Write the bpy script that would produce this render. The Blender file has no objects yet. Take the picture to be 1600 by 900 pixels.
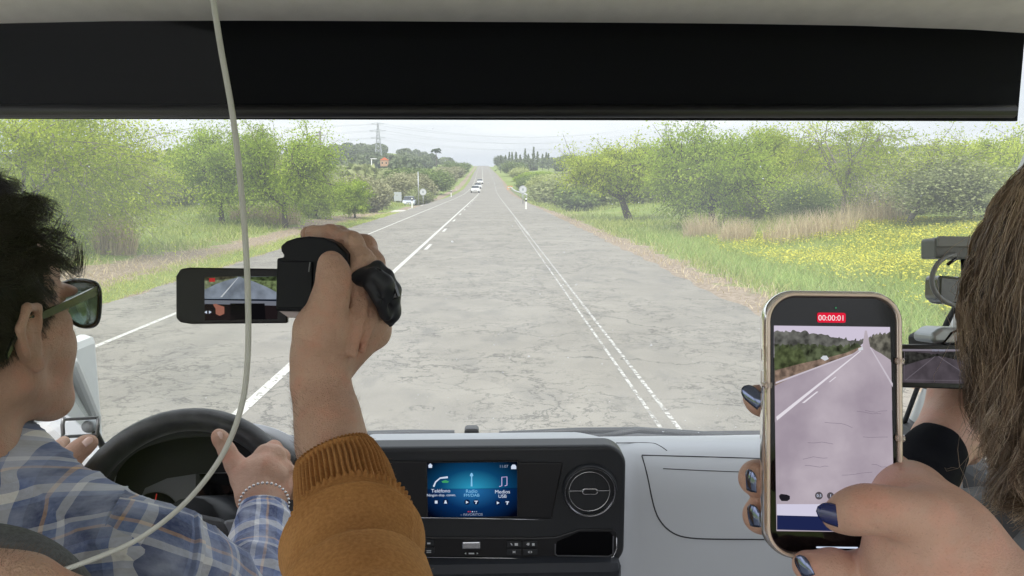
import bpy, bmesh, math, random
import numpy as np
from mathutils import Vector, Matrix, noise as mnoise
R = math.radians
S = bpy.context.scene
COL = S.collection
random.seed(7); rng = np.random.default_rng(7)

# ------------------------------------------------------------------ camera, sky, sun, exposure
CZ = 2.0                                   # eye height inside the van, metres above the road
PITCH, YAW = R(7.78), R(1.675)
FPX = 1186.0
cam_d = bpy.data.cameras.new('camera'); cam = bpy.data.objects.new('camera', cam_d); COL.objects.link(cam)
cam.location = (0, 0, CZ); cam.rotation_euler = (R(90) - PITCH, 0, -YAW)
cam_d.sensor_width = 36; cam_d.lens = FPX / 1600 * 36
cam_d.clip_start = 0.02; cam_d.clip_end = 6000
S.camera = cam
EXPO = 1.36
S.view_settings.view_transform = 'Standard'; S.view_settings.look = 'None'
S.view_settings.gamma = 1; S.view_settings.use_curve_mapping = False
S.view_settings.exposure = EXPO
SUN_EL, SUN_AZ = R(52), R(200)             # veiled sun, high and a little behind
W = bpy.data.worlds.new('World'); S.world = W; W.use_nodes = True
nt = W.node_tree; bg = nt.nodes['Background']
sky = nt.nodes.new('ShaderNodeTexSky'); sky.sky_type = 'NISHITA'; sky.sun_disc = False
sky.sun_elevation = SUN_EL; sky.sun_rotation = SUN_AZ; sky.air_density = 1.6; sky.dust_density = 5
tc = nt.nodes.new('ShaderNodeTexCoord'); mp = nt.nodes.new('ShaderNodeMapping'); mp.inputs['Scale'].default_value = (2, 2, 14)
cn = nt.nodes.new('ShaderNodeTexNoise'); cn.inputs['Scale'].default_value = 1.1; cn.inputs['Detail'].default_value = 5
cr = nt.nodes.new('ShaderNodeValToRGB')
cr.color_ramp.elements[0].position = .38; cr.color_ramp.elements[0].color = (4.7, 4.95, 5.4, 1)
cr.color_ramp.elements[1].position = .62; cr.color_ramp.elements[1].color = (6.9, 7.0, 7.2, 1)
mx = nt.nodes.new('ShaderNodeMix'); mx.data_type = 'RGBA'; mx.inputs[0].default_value = .85
L = nt.links.new
L(tc.outputs['Generated'], mp.inputs[0]); L(mp.outputs[0], cn.inputs[0]); L(cn.outputs[0], cr.inputs[0])
zx = nt.nodes.new('ShaderNodeSeparateXYZ'); zr = nt.nodes.new('ShaderNodeMapRange'); zr.inputs[1].default_value = 0; zr.inputs[2].default_value = .45; zr.inputs[3].default_value = .84; zr.inputs[4].default_value = 1.4
L(tc.outputs['Generated'], zx.inputs[0]); L(zx.outputs[2], zr.inputs[0])
vm = nt.nodes.new('ShaderNodeVectorMath'); vm.operation = 'SCALE'; L(cr.outputs[0], vm.inputs[0]); L(zr.outputs[0], vm.inputs[3])
L(sky.outputs[0], mx.inputs[6]); L(vm.outputs[0], mx.inputs[7]); L(mx.outputs[2], bg.inputs[0])
bg.inputs[1].default_value = 0.1
sd = bpy.data.lights.new('sun', 'SUN'); sd.energy = 1.5; sd.angle = R(11); sd.color = (1, .96, .9)
sun = bpy.data.objects.new('sun', sd); COL.objects.link(sun)
sun.rotation_euler = Vector((math.sin(SUN_AZ) * math.cos(SUN_EL), math.cos(SUN_AZ) * math.cos(SUN_EL), math.sin(SUN_EL))).to_track_quat('Z', 'Y').to_euler()

# ------------------------------------------------------------------ where a direction of view meets the world
CM = Matrix.Rotation(-YAW, 3, 'Z') @ Matrix.Rotation(R(90) - PITCH, 3, 'X')
CX, CY_, CF = CM @ Vector((1, 0, 0)), CM @ Vector((0, 1, 0)), CM @ Vector((0, 0, -1))
C0 = Vector((0, 0, CZ))
def ray(px, py): return CX * ((px - 800) / FPX) + CY_ * ((450 - py) / FPX) + CF
def D(px, py, d): return C0 + ray(px, py) * d                    # at a distance from the eye
def Y(px, py, y): r = ray(px, py); return C0 + r * (y / r.y)     # on the upright plane y
def G(px, py, z=0.0): r = ray(px, py); return C0 + r * ((z - CZ) / r.z)
def SZ(px, d): return px * d / FPX                                # size in metres

# ------------------------------------------------------------------ objects and labels
def tag(o, label=None, cat=None, group=None, kind=None):
    if label: o['label'] = label
    if cat: o['category'] = cat
    if group: o['group'] = group
    if kind: o['kind'] = kind
    return o
def empty(name, loc=(0, 0, 0), label=None, cat=None, group=None, mat4=None):
    o = bpy.data.objects.new(name, None); COL.objects.link(o); o.empty_display_size = .1
    if mat4 is not None: o.matrix_world = mat4
    else: o.location = loc
    return tag(o, label, cat, group)
def link(name, me, mats=None, parent=None, world=True, smooth=False):
    o = bpy.data.objects.new(name, me); COL.objects.link(o)
    if mats is not None:
        for m in (mats if isinstance(mats, (list, tuple)) else [mats]): me.materials.append(m)
    if parent is not None:
        o.parent = parent
        if world: o.matrix_parent_inverse = wmat(parent).inverted()
    if smooth: me.polygons.foreach_set('use_smooth', [True] * len(me.polygons))
    return o
def wmat(o):
    m = o.matrix_basis.copy() if o.parent is None else wmat(o.parent) @ o.matrix_parent_inverse @ o.matrix_basis
    return m
def pydata(name, v, f, mats=None, parent=None, world=True, smooth=False, uv=None, fm=None):
    me = bpy.data.meshes.new(name); me.from_pydata([tuple(p) for p in v], [], [tuple(q) for q in f])
    if uv is not None:
        l = me.uv_layers.new(name='UVMap'); vi = np.zeros(len(me.loops), int); me.loops.foreach_get('vertex_index', vi)
        l.data.foreach_set('uv', np.asarray(uv, np.float32)[vi].ravel())
    o = link(name, me, mats, parent, world, smooth)
    if fm is not None: me.polygons.foreach_set('material_index', fm)
    me.update(); return o
def npmesh(name, V, F, mats=None, parent=None, smooth=False, col=None, uv=None, world=True):
    """V (n,3), F (m,k) arrays"""
    me = bpy.data.meshes.new(name); V = np.asarray(V, np.float32); F = np.asarray(F, np.int32)
    me.vertices.add(len(V)); me.vertices.foreach_set('co', V.ravel())
    k = F.shape[1]; me.loops.add(F.size); me.loops.foreach_set('vertex_index', F.ravel())
    me.polygons.add(len(F)); me.polygons.foreach_set('loop_start', np.arange(0, F.size, k, dtype=np.int32))
    if smooth: me.polygons.foreach_set('use_smooth', np.ones(len(F), bool))
    me.update(calc_edges=True)
    if col is not None:
        a = me.attributes.new('shade', 'FLOAT', 'FACE' if len(col) == len(F) else 'POINT'); a.data.foreach_set('value', np.asarray(col, np.float32))
    if uv is not None:
        l = me.uv_layers.new(name='UVMap'); l.data.foreach_set('uv', np.asarray(uv, np.float32)[F.ravel()].ravel())
    return link(name, me, mats, parent, world, False)

# ------------------------------------------------------------------ materials
MATS = {}
def mat(name, col, rough=.6, metal=0, var=.0, vscale=8, bump=0, bscale=60, col2=None, spec=.5, coat=0, sss=0, emit=None, estr=1, alpha=1, trans=0, ior=1.45, sheen=0, coord='Object', dist=.002, detail=4):
    if name in MATS: return MATS[name]
    m = bpy.data.materials.new(name); m.use_nodes = True; n = m.node_tree; b = n.nodes['Principled BSDF']
    c4 = (*col, 1)
    b.inputs['Base Color'].default_value = c4; b.inputs['Roughness'].default_value = rough; b.inputs['Metallic'].default_value = metal
    b.inputs['Specular IOR Level'].default_value = spec; b.inputs['Coat Weight'].default_value = coat
    b.inputs['Alpha'].default_value = alpha; b.inputs['Transmission Weight'].default_value = trans; b.inputs['IOR'].default_value = ior
    b.inputs['Sheen Weight'].default_value = sheen
    if sss:
        b.inputs['Subsurface Weight'].default_value = sss; b.inputs['Subsurface Radius'].default_value = (.012, .005, .003); b.inputs['Subsurface Scale'].default_value = 1
    if emit: b.inputs['Emission Color'].default_value = (*emit, 1); b.inputs['Emission Strength'].default_value = estr
    t = n.nodes.new('ShaderNodeTexCoord')
    if var or col2:
        q = n.nodes.new('ShaderNodeTexNoise'); q.inputs['Scale'].default_value = vscale; q.inputs['Detail'].default_value = detail
        n.links.new(t.outputs[coord], q.inputs[0])
        r = n.nodes.new('ShaderNodeValToRGB'); r.color_ramp.elements[0].position = .3; r.color_ramp.elements[1].position = .7
        c2 = col2 or tuple(min(1, x * (1 + var)) for x in col); c1 = col if col2 else tuple(x * (1 - var) for x in col)
        r.color_ramp.elements[0].color = (*c1, 1); r.color_ramp.elements[1].color = (*c2, 1)
        n.links.new(q.outputs[0], r.inputs[0]); n.links.new(r.outputs[0], b.inputs['Base Color'])
    if bump:
        q = n.nodes.new('ShaderNodeTexNoise'); q.inputs['Scale'].default_value = bscale; q.inputs['Detail'].default_value = 5
        n.links.new(t.outputs[coord], q.inputs[0])
        u = n.nodes.new('ShaderNodeBump'); u.inputs['Strength'].default_value = bump; u.inputs['Distance'].default_value = dist
        n.links.new(q.outputs[0], u.inputs['Height']); n.links.new(u.outputs[0], b.inputs['Normal'])
    MATS[name] = m; return m
def leafmat(name, c0, c1, trans=.3):
    if name in MATS: return MATS[name]
    m = bpy.data.materials.new(name); m.use_nodes = True; n = m.node_tree; n.nodes.clear()
    o = n.nodes.new('ShaderNodeOutputMaterial'); a = n.nodes.new('ShaderNodeAttribute'); a.attribute_name = 'shade'
    r = n.nodes.new('ShaderNodeValToRGB'); r.color_ramp.elements[0].color = (*c0, 1); r.color_ramp.elements[1].color = (*c1, 1)
    d = n.nodes.new('ShaderNodeBsdfDiffuse'); t = n.nodes.new('ShaderNodeBsdfTranslucent'); x = n.nodes.new('ShaderNodeMixShader'); x.inputs[0].default_value = trans
    n.links.new(a.outputs['Fac'], r.inputs[0]); n.links.new(r.outputs[0], d.inputs[0]); n.links.new(r.outputs[0], t.inputs[0])
    n.links.new(d.outputs[0], x.inputs[1]); n.links.new(t.outputs[0], x.inputs[2]); n.links.new(x.outputs[0], o.inputs[0])
    MATS[name] = m; return m
def screenmat(name, col, k=1.0, var=0, vscale=20, col2=None):
    """a lit pixel area of a display"""
    if name in MATS: return MATS[name]
    m = bpy.data.materials.new(name); m.use_nodes = True; n = m.node_tree; n.nodes.clear()
    o = n.nodes.new('ShaderNodeOutputMaterial'); e = n.nodes.new('ShaderNodeEmission'); e.inputs[1].default_value = k / 2 ** EXPO
    lin = lambda c: tuple(((v / 255) / 12.92 if v / 255 <= .04045 else ((v / 255 + .055) / 1.055) ** 2.4) for v in c)
    e.inputs[0].default_value = (*lin(col), 1)
    if var or col2:
        t = n.nodes.new('ShaderNodeTexCoord'); q = n.nodes.new('ShaderNodeTexNoise'); q.inputs['Scale'].default_value = vscale; q.inputs['Detail'].default_value = 6
        r = n.nodes.new('ShaderNodeValToRGB'); r.color_ramp.elements[0].position = .35; r.color_ramp.elements[1].position = .65
        c2 = col2 or tuple(min(255, v * (1 + var)) for v in col); c1 = col if col2 else tuple(v * (1 - var) for v in col)
        r.color_ramp.elements[0].color = (*lin(c1), 1); r.color_ramp.elements[1].color = (*lin(c2), 1)
        n.links.new(t.outputs['Object'], q.inputs[0]); n.links.new(q.outputs[0], r.inputs[0]); n.links.new(r.outputs[0], e.inputs[0])
    n.links.new(e.outputs[0], o.inputs[0]); MATS[name] = m; return m

# ------------------------------------------------------------------ shapes
def bm_obj(name, bm, mats, parent=None, world=True, smooth=False, bevel=0, seg=2):
    me = bpy.data.meshes.new(name); bm.normal_update(); bm.to_mesh(me); bm.free()
    o = link(name, me, mats, parent, world, smooth)
    if bevel:
        b = o.modifiers.new('bevel', 'BEVEL'); b.width = bevel; b.segments = seg; b.limit_method = 'ANGLE'; b.angle_limit = R(35)
    return o
def bm_box(bm, c, s, M=None):
    r = bmesh.ops.create_cube(bm, size=1)
    m = (M or Matrix()) @ Matrix.Translation(c) @ Matrix.Diagonal((*s, 1))
    bmesh.ops.transform(bm, matrix=m, verts=r['verts']); return r['verts']
def box(name, c, s, m, parent=None, world=True, bevel=0, M=None, seg=2):
    bm = bmesh.new(); bm_box(bm, c, s, M); return bm_obj(name, bm, m, parent, world, False, bevel, seg)
def boxes(name, L_, m, parent=None, world=True, bevel=0, M=None):
    bm = bmesh.new()
    for c, s in L_: bm_box(bm, c, s, M)
    return bm_obj(name, bm, m, parent, world, False, bevel)
def prism(name, pts, z0, z1, m, parent=None, world=True, M=None, bevel=0, seg=2, smooth=False):
    """outline in local xy, thickness z0..z1"""
    M = M or Matrix(); n = len(pts)
    v = [M @ Vector((p[0], p[1], z0)) for p in pts] + [M @ Vector((p[0], p[1], z1)) for p in pts]
    f = [tuple(range(n))[::-1], tuple(range(n, 2 * n))] + [(i, (i + 1) % n, n + (i + 1) % n, n + i) for i in range(n)]
    bm = bmesh.new(); vs = [bm.verts.new(p) for p in v]
    for q in f: bm.faces.new([vs[i] for i in q])
    bmesh.ops.recalc_face_normals(bm, faces=bm.faces)
    return bm_obj(name, bm, m, parent, world, smooth, bevel, seg)
def rrect(w, h, r, n=8, cx=0, cy=0):
    o = []
    for k, (sx, sy) in enumerate(((1, 1), (-1, 1), (-1, -1), (1, -1))):
        for i in range(n + 1):
            a = R(90) * (k + i / n); o.append((cx + sx * (w / 2 - r) + r * math.cos(a), cy + sy * (h / 2 - r) + r * math.sin(a)))
    return o
def smoothpath(P, n):
    """Catmull-Rom through rows of P (any number of columns)"""
    P = np.asarray(P, float); Q = np.vstack([2 * P[0] - P[1], P, 2 * P[-1] - P[-2]]); out = []
    for t in np.linspace(0, len(P) - 1 - 1e-9, n):
        i = int(t); u = t - i; a, b, c, d = Q[i:i + 4]
        out.append(.5 * ((2 * b) + (-a + c) * u + (2 * a - 5 * b + 4 * c - d) * u * u + (-a + 3 * b - 3 * c + d) * u ** 3))
    return np.array(out)
def tubegeo(P, rad, seg=8, cap=True):
    P = np.asarray(P, float); n = len(P); rad = np.broadcast_to(np.asarray(rad, float), (n,))
    T = np.gradient(P, axis=0); T /= np.linalg.norm(T, axis=1)[:, None] + 1e-12
    up = np.array([0, 0, 1.]) if abs(T[0][2]) < .9 else np.array([1., 0, 0]); A = np.cross(T[0], up); A /= np.linalg.norm(A)
    V = []
    for i in range(n):
        A = A - T[i] * A.dot(T[i]); A /= np.linalg.norm(A) + 1e-12; B = np.cross(T[i], A)
        for k in range(seg):
            a = 2 * math.pi * k / seg; V.append(P[i] + rad[i] * (math.cos(a) * A + math.sin(a) * B))
    F = [(i * seg + k, i * seg + (k + 1) % seg, (i + 1) * seg + (k + 1) % seg, (i + 1) * seg + k) for i in range(n - 1) for k in range(seg)]
    if cap: F += [tuple(range(seg))[::-1], tuple((n - 1) * seg + k for k in range(seg))]
    return V, F
def tube(name, P, rad, m, parent=None, seg=8, world=True, smooth=True):
    V, F = tubegeo(P, rad, seg); return pydata(name, V, F, m, parent, world, smooth)
def tubes(name, L_, m, parent=None, seg=6, world=True):
    V, F = [], []
    for P, r in L_:
        v, f = tubegeo(P, r, seg); o = len(V); V += list(v); F += [tuple(i + o for i in q) for q in f]
    return pydata(name, V, F, m, parent, world, True)
def lathe(name, prof, m, parent=None, seg=32, M=None, world=True, smooth=True, cap=True):
    """profile of (radius, height) turned round local z"""
    M = M or Matrix(); V, F = [], []
    for r, z in prof:
        for k in range(seg):
            a = 2 * math.pi * k / seg; V.append(M @ Vector((r * math.cos(a), r * math.sin(a), z)))
    for i in range(len(prof) - 1):
        for k in range(seg): F.append((i * seg + k, i * seg + (k + 1) % seg, (i + 1) * seg + (k + 1) % seg, (i + 1) * seg + k))
    if cap: F.append(tuple(range(seg))[::-1]); F.append(tuple((len(prof) - 1) * seg + k for k in range(seg)))
    return pydata(name, V, F, m, parent, world, smooth)
def text(name, s, M, size, m, parent, th=.0002, align='CENTER'):
    c = bpy.data.curves.new(name, 'FONT'); c.body = s; c.size = size; c.align_x = align; c.align_y = 'CENTER'; c.extrude = th
    o = bpy.data.objects.new(name, c); COL.objects.link(o)
    bpy.context.view_layer.update()
    me = bpy.data.meshes.new_from_object(o.evaluated_get(bpy.context.evaluated_depsgraph_get()))
    bpy.data.objects.remove(o); me.transform(M); me.materials.clear()
    return link(name, me, m, parent)
def facing(px, py, d, yaw=0, pitch=0, roll=0):
    """local frame: x right, y up, z towards the eye, at a place in the cabin"""
    B = Matrix((CX, CY_, -CF)).transposed().to_4x4()
    return Matrix.Translation(D(px, py, d)) @ B @ Matrix.Rotation(R(yaw), 4, 'Y') @ Matrix.Rotation(R(pitch), 4, 'X') @ Matrix.Rotation(R(roll), 4, 'Z')
def lower(o):
    return o

# ------------------------------------------------------------------ bodies: distance fields turned into one smooth skin
def _cone(P, a, b, ra, rb):
    ab = b - a; L2 = ab.dot(ab) + 1e-12; h = np.clip(((P - a) @ ab) / L2, 0, 1)
    d = P - a - h[..., None] * ab; return np.sqrt((d * d).sum(-1)) - (ra + (rb - ra) * h)
def _ell(P, c, r, M):
    q = (P - c) @ M; r = np.asarray(r); k0 = np.sqrt(((q / r) ** 2).sum(-1)); k1 = np.sqrt(((q / (r * r)) ** 2).sum(-1)) + 1e-9
    return k0 * (k0 - 1) / k1
def cone(a, b, ra, rb, k=.006): return ('c', np.array(a, float), np.array(b, float), ra, rb, k)
def ell(c, r, M=None, k=.006, sub=False):
    return ('s' if sub else 'e', np.array(c, float), tuple(r), np.array(M.to_3x3(), float) if M is not None else np.eye(3), None, k)
def groove(a, b, ra, rb, k=.003): return ('g', np.array(a, float), np.array(b, float), ra, rb, k)
def field(prims, h, pad=.008, warp=0):
    lo = np.full(3, 1e9); hi = np.full(3, -1e9)
    def bb(p):
        if p[0] in 'cg': r = max(p[3], p[4]); return np.minimum(p[1], p[2]) - r, np.maximum(p[1], p[2]) + r
        r = max(p[2]); return p[1] - r, p[1] + r
    for p in prims:
        if p[0] in 'ce': a, b = bb(p); lo = np.minimum(lo, a); hi = np.maximum(hi, b)
    lo -= pad; hi += pad; n = np.ceil((hi - lo) / h).astype(int) + 1
    F = np.full(n, .05, np.float32)
    for p in prims:
        a, b = bb(p); k = p[5]; m = k * 2 + 3 * h + .004
        i0 = np.clip(np.floor((a - m - lo) / h).astype(int), 0, n - 1); i1 = np.clip(np.ceil((b + m - lo) / h).astype(int) + 1, 1, n)
        ax = [lo[j] + h * np.arange(i0[j], i1[j]) for j in range(3)]
        P = np.stack(np.meshgrid(*ax, indexing='ij'), -1); sl = tuple(slice(i0[j], i1[j]) for j in range(3)); f = F[sl]
        d = _cone(P, *p[1:5]) if p[0] in 'cg' else _ell(P, p[1], p[2], p[3])
        if p[0] in 'ce':
            t = np.maximum(k - np.abs(f - d), 0) / k; F[sl] = np.minimum(f, d) - t * t * k * .25
        else:
            t = np.maximum(k - np.abs(f + d), 0) / k; F[sl] = np.maximum(f, -d) + t * t * k * .25
    return F, lo, h
def surfnet(F, lo, h):
    s = F < 0; n = np.array(F.shape); c = n - 1
    corner = [(i, j, k) for i in (0, 1) for j in (0, 1) for k in (0, 1)]
    cnt = sum(s[i:c[0] + i, j:c[1] + j, k:c[2] + k].astype(np.int8) for i, j, k in corner)
    act = (cnt > 0) & (cnt < 8); idx = np.full(c, -1, np.int64); A = np.argwhere(act); idx[act] = np.arange(len(A))
    acc = np.zeros((len(A), 3)); w = np.zeros(len(A))
    for a in corner:
        for ax in range(3):
            if a[ax]: continue
            b = list(a); b[ax] = 1
            fa = F[A[:, 0] + a[0], A[:, 1] + a[1], A[:, 2] + a[2]]; fb = F[A[:, 0] + b[0], A[:, 1] + b[1], A[:, 2] + b[2]]
            m = (fa < 0) != (fb < 0); t = np.where(m, fa / np.where(m, fa - fb, 1), 0)
            q = np.array(a, float)[None] + np.zeros((len(A), 3)); q[:, ax] += t
            acc[m] += q[m]; w[m] += 1
    V = lo + h * (A + acc / w[:, None]); Q = []
    for ax in range(3):
        u, v = (ax + 1) % 3, (ax + 2) % 3
        sl0 = [slice(1, -1)] * 3; sl0[ax] = slice(0, -1); sl1 = [slice(1, -1)] * 3; sl1[ax] = slice(1, None)
        d = s[tuple(sl0)].astype(np.int8) - s[tuple(sl1)].astype(np.int8)
        off = np.ones(3, int); off[ax] = 0
        for sg in (1, -1):
            E_ = np.argwhere(d == sg) + off
            if not len(E_): continue
            def cell(du, dv):
                e = E_.copy(); e[:, u] -= du; e[:, v] -= dv; return idx[e[:, 0], e[:, 1], e[:, 2]]
            q = np.stack([cell(1, 1), cell(0, 1), cell(0, 0), cell(1, 0)], 1); Q.append(q if sg == 1 else q[:, ::-1])
    Q = np.vstack(Q); return V, Q[(Q >= 0).all(1)]
def vnormals(V, Q):
    n = np.cross(V[Q[:, 2]] - V[Q[:, 0]], V[Q[:, 3]] - V[Q[:, 1]]); N = np.zeros_like(V)
    for k in range(4): np.add.at(N, Q[:, k], n)
    return N / (np.linalg.norm(N, axis=1)[:, None] + 1e-12)
def relax(V, Q, it=1, f=.5):
    e = np.vstack([Q[:, [0, 1]], Q[:, [1, 2]], Q[:, [2, 3]], Q[:, [3, 0]]])
    for _ in range(it):
        a = np.zeros_like(V); c = np.zeros(len(V)); np.add.at(a, e[:, 0], V[e[:, 1]]); np.add.at(c, e[:, 0], 1); np.add.at(a, e[:, 1], V[e[:, 0]]); np.add.at(c, e[:, 1], 1)
        V = V + f * (a / np.maximum(c, 1)[:, None] - V)
    return V
def body(blocks):
    """blocks: list of (prims, voxel) -> one vertex and face array"""
    VV, QQ, o = [], [], 0
    for prims, h in blocks:
        V, Q = surfnet(*field(prims, h)); V = relax(V, Q, 2, .4); VV.append(V); QQ.append(Q + o); o += len(V)
    return np.vstack(VV), np.vstack(QQ)
def crease(px, py, d, r, a0, a1, up=0, g=.0013, k=.003):
    """a skin fold running round a limb of radius r (mm)"""
    c = D(px, py, d); r = r / 1000; L_ = []
    for i in range(7):
        a = R(a0 + (a1 - a0) * i / 6); L_.append(c + CX * (r * math.sin(a)) - CF * (r * math.cos(a)) + CY_ * (up / 1000 * i / 6))
    return [groove(p, q, g, g, k) for p, q in zip(L_[:-1], L_[1:])]
def chain(pts, k=.005):
    """pts: (px, py, depth, radius in mm) along a finger or limb"""
    o = []
    for a, b in zip(pts[:-1], pts[1:]): o.append(cone(D(*a[:3]), D(*b[:3]), a[3] / 1000, b[3] / 1000, k))
    return o
def nail(name, px, py, d, yaw, pitch, roll, w, l, m, parent, long=1.0):
    """a curved nail plate lying on a fingertip; sizes in mm"""
    M = facing(px, py, d, yaw, pitch, roll); V, F = [], []; nx, ny = 8, 10
    for j in range(ny + 1):
        t = j / ny; y = (t - .5) * l; ww = w * (1 - .15 * (1 - t)) * (1 if t < .55 else math.sqrt(max(0, 1 - ((t - .55) / .45) ** 2 * .96)))
        for i in range(nx + 1):
            s = (i / nx - .5) * 2; V.append(M @ Vector((s * ww / 2 / 1000, y / 1000, (w * .32 * (math.sqrt(max(0, 1 - (s * ww / w) ** 2 * .85)) - 1) - .08 * l * (2 * t - 1) ** 2) / 1000)))
    for j in range(ny):
        for i in range(nx): a = j * (nx + 1) + i; F.append((a, a + 1, a + nx + 2, a + nx + 1))
    o = pydata(name, V, F, m, parent, True, True); s = o.modifiers.new('t', 'SOLIDIFY'); s.thickness = .0006; s.offset = 0
    return o
def strands(name, P, r0, r1, m, parent=None, shade=None):
    """P (n,k,3) hairs as thin three-sided strands"""
    n, k, _ = P.shape; T = np.gradient(P, axis=1); T /= np.linalg.norm(T, axis=2)[..., None] + 1e-12
    A = np.cross(T, np.array([.3, .5, .81])); A /= np.linalg.norm(A, axis=2)[..., None] + 1e-12; B = np.cross(T, A)
    rr = np.linspace(r0, r1, k)[None, :, None]
    V = np.stack([P + rr * (math.cos(a) * A + math.sin(a) * B) for a in (0, 2.094, 4.189)], 2).reshape(-1, 3)
    b = (np.arange(n)[:, None] * k + np.arange(k - 1)[None]).ravel() * 3
    F = np.vstack([np.stack([b + q, b + (q + 1) % 3, b + 3 + (q + 1) % 3, b + 3 + q], 1) for q in range(3)])
    sh = rng.random(n) if shade is None else shade
    return npmesh(name, V, F, m, parent, True, np.repeat(sh, k * 3))
# ================================================================== OUTSIDE
def road_z(y):
    return np.interp(y, [-200, 110, 150, 200, 260, 400, 520, 800, 900, 1100, 3000], [0, 0, .1, .9, 3.2, 8.2, 11.8, 21.2, 20.5, 10, 0])
XL, XR = -6.5, 4.15                                     # paved edges
def road_x(y): return -6.0 * np.clip((np.asarray(y, float) - 250) / 600, 0, 1) ** 1.0
_kx = rng.random((24, 4))
def lumps(x, y):
    s = 0
    for i in range(10):
        a, b, c, w = _kx[i]; wl = 4 + 40 * b; s = s + .018 * wl ** .6 * np.sin((x * math.cos(6.3 * a) + y * math.sin(6.3 * a)) * 6.28 / wl + 6.3 * c)
    return s
def ground_z(x, y):
    x = np.asarray(x, float); y = np.asarray(y, float); z = road_z(y)
    rx = x - road_x(y); dl = np.clip(XL - rx, 0, None); dr = np.clip(rx - XR, 0, None); d = dl + dr
    off = np.clip(d / 2.0, 0, 1)
    z = z - .06 - .02 * off + lumps(x, y) * np.clip((d - .6) / 5, 0, 1)
    z = z + .38 * np.clip((dr - 3) / 5, 0, 1) * np.clip(y / 12, 0, 1) * (y < 400); z = z - .003 * np.clip(y - 150, 0, 500) * (d < 6)
    z = z - .9 * np.exp(-((dl - 5) / 5) ** 2) * np.exp(-((y - 100) / 32) ** 2)
    # country rising away from the road
    far = np.clip((y - 120) / 500, 0, 1)
    z = z + np.clip((d - 25) / 120, 0, 1) * np.where(rx < 0, .8 + 1.0 * far, 1.2 + 9 * far)
    z = z + 12 * np.exp(-((x + 105) / 60) ** 2 - ((y - 720) / 200) ** 2)
    z = z + 2 * np.exp(-((x - 330) / 240) ** 2 - ((y - 620) / 240) ** 2)
    return z
def axis(lo, hi, step0, grow, start):
    v = [start]; s = step0
    while v[-1] < hi: v.append(v[-1] + s); s *= grow
    w = [start]; s = step0
    while w[-1] > lo: w.append(w[-1] - s); s *= grow
    return np.array(sorted(set(w + v)))
xs = np.unique(np.concatenate([np.linspace(-30, 30, 121), axis(-2500, -30, .6, 1.09, -30), axis(30, 2500, .6, 1.09, 30)])); xs = np.array([x for x in xs if -2600 < x < 2600])
ys = np.unique(np.concatenate([np.linspace(-30, 120, 251), axis(120, 3000, 1, 1.035, 120), [-60, -200, -800, -2500]])); ys = ys[(ys < 3200)]
GX, GY = np.meshgrid(xs, ys, indexing='ij'); GZ = ground_z(GX, GY)
V = np.stack([GX, GY, GZ], -1).reshape(-1, 3); nx, ny = GX.shape
ii = (np.arange(nx - 1)[:, None] * ny + np.arange(ny - 1)[None]).ravel(); F = np.stack([ii, ii + ny, ii + ny + 1, ii + 1], 1)
gm = bpy.data.materials.new('verge_and_fields'); gm.use_nodes = True; n = gm.node_tree; b = n.nodes['Principled BSDF']; b.inputs['Roughness'].default_value = .95; b.inputs['Specular IOR Level'].default_value = .15
def nn(t, **k):
    q = n.nodes.new(t)
    for a, v in k.items():
        if hasattr(q, a): setattr(q, a, v)
        else: q.inputs[a].default_value = v
    return q
def lk(a, b_): n.links.new(a, b_)
def noise(scale, detail=5, src=None, rough=.55):
    q = nn('ShaderNodeTexNoise', Scale=scale, Detail=detail, Roughness=rough); lk((src or tco).outputs['Object' if src is None else 0], q.inputs[0]); return q
def ramp(src, stops, const=False):
    r = n.nodes.new('ShaderNodeValToRGB'); e = r.color_ramp.elements
    while len(e) < len(stops): e.new(.5)
    for q, (p, c) in zip(e, stops): q.position = p; q.color = (*c, 1) if len(c) == 3 else c
    if const: r.color_ramp.interpolation = 'CONSTANT'
    lk(src, r.inputs[0]); return r
def mixc(f, a, b_, blend='MIX'):
    q = n.nodes.new('ShaderNodeMix'); q.data_type = 'RGBA'; q.blend_type = blend
    for i, s in ((0, f), (6, a), (7, b_)):
        if hasattr(s, 'is_linked') or hasattr(s, 'links'): lk(s, q.inputs[i])
        else: q.inputs[i].default_value = s if i == 0 else (*s, 1)
    return q.outputs[2]
def math_(op, a, b_=0.0, clamp=False):
    q = n.nodes.new('ShaderNodeMath'); q.operation = op; q.use_clamp = clamp
    for i, s in ((0, a), (1, b_)):
        if hasattr(s, 'links'): lk(s, q.inputs[i])
        else: q.inputs[i].default_value = s
    return q.outputs[0]
tco = nn('ShaderNodeTexCoord')
at = nn('ShaderNodeAttribute'); at.attribute_name = 'shade'      # 0 bare gravel edge .. 1 grass
big = noise(.35, 5); fine = noise(9, 6)
grass = ramp(big.outputs[0], [(.32, (.15, .20, .05)), (.5, (.23, .29, .08)), (.68, (.30, .28, .13))]).outputs[0]
grass = mixc(.5, grass, ramp(fine.outputs[0], [(.3, (.05, .10, .02)), (.7, (.30, .36, .10))]).outputs[0])
dirt = ramp(fine.outputs[0], [(.3, (.19, .145, .10)), (.7, (.38, .31, .24))]).outputs[0]
f = math_('ADD', at.outputs['Fac'], math_('MULTIPLY', math_('SUBTRACT', noise(1.2, 6).outputs[0], .5), 1.1))
fr = ramp(f, [(.42, (0, 0, 0)), (.58, (1, 1, 1))]).outputs[0]
lk(mixc(fr, dirt, grass), b.inputs['Base Color'])
bu = nn('ShaderNodeBump', Strength=.8, Distance=.06); lk(noise(14, 6).outputs[0], bu.inputs['Height']); lk(bu.outputs[0], b.inputs['Normal'])
rx = GX - road_x(GY); dl = XL - rx; dr = rx - XR
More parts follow.
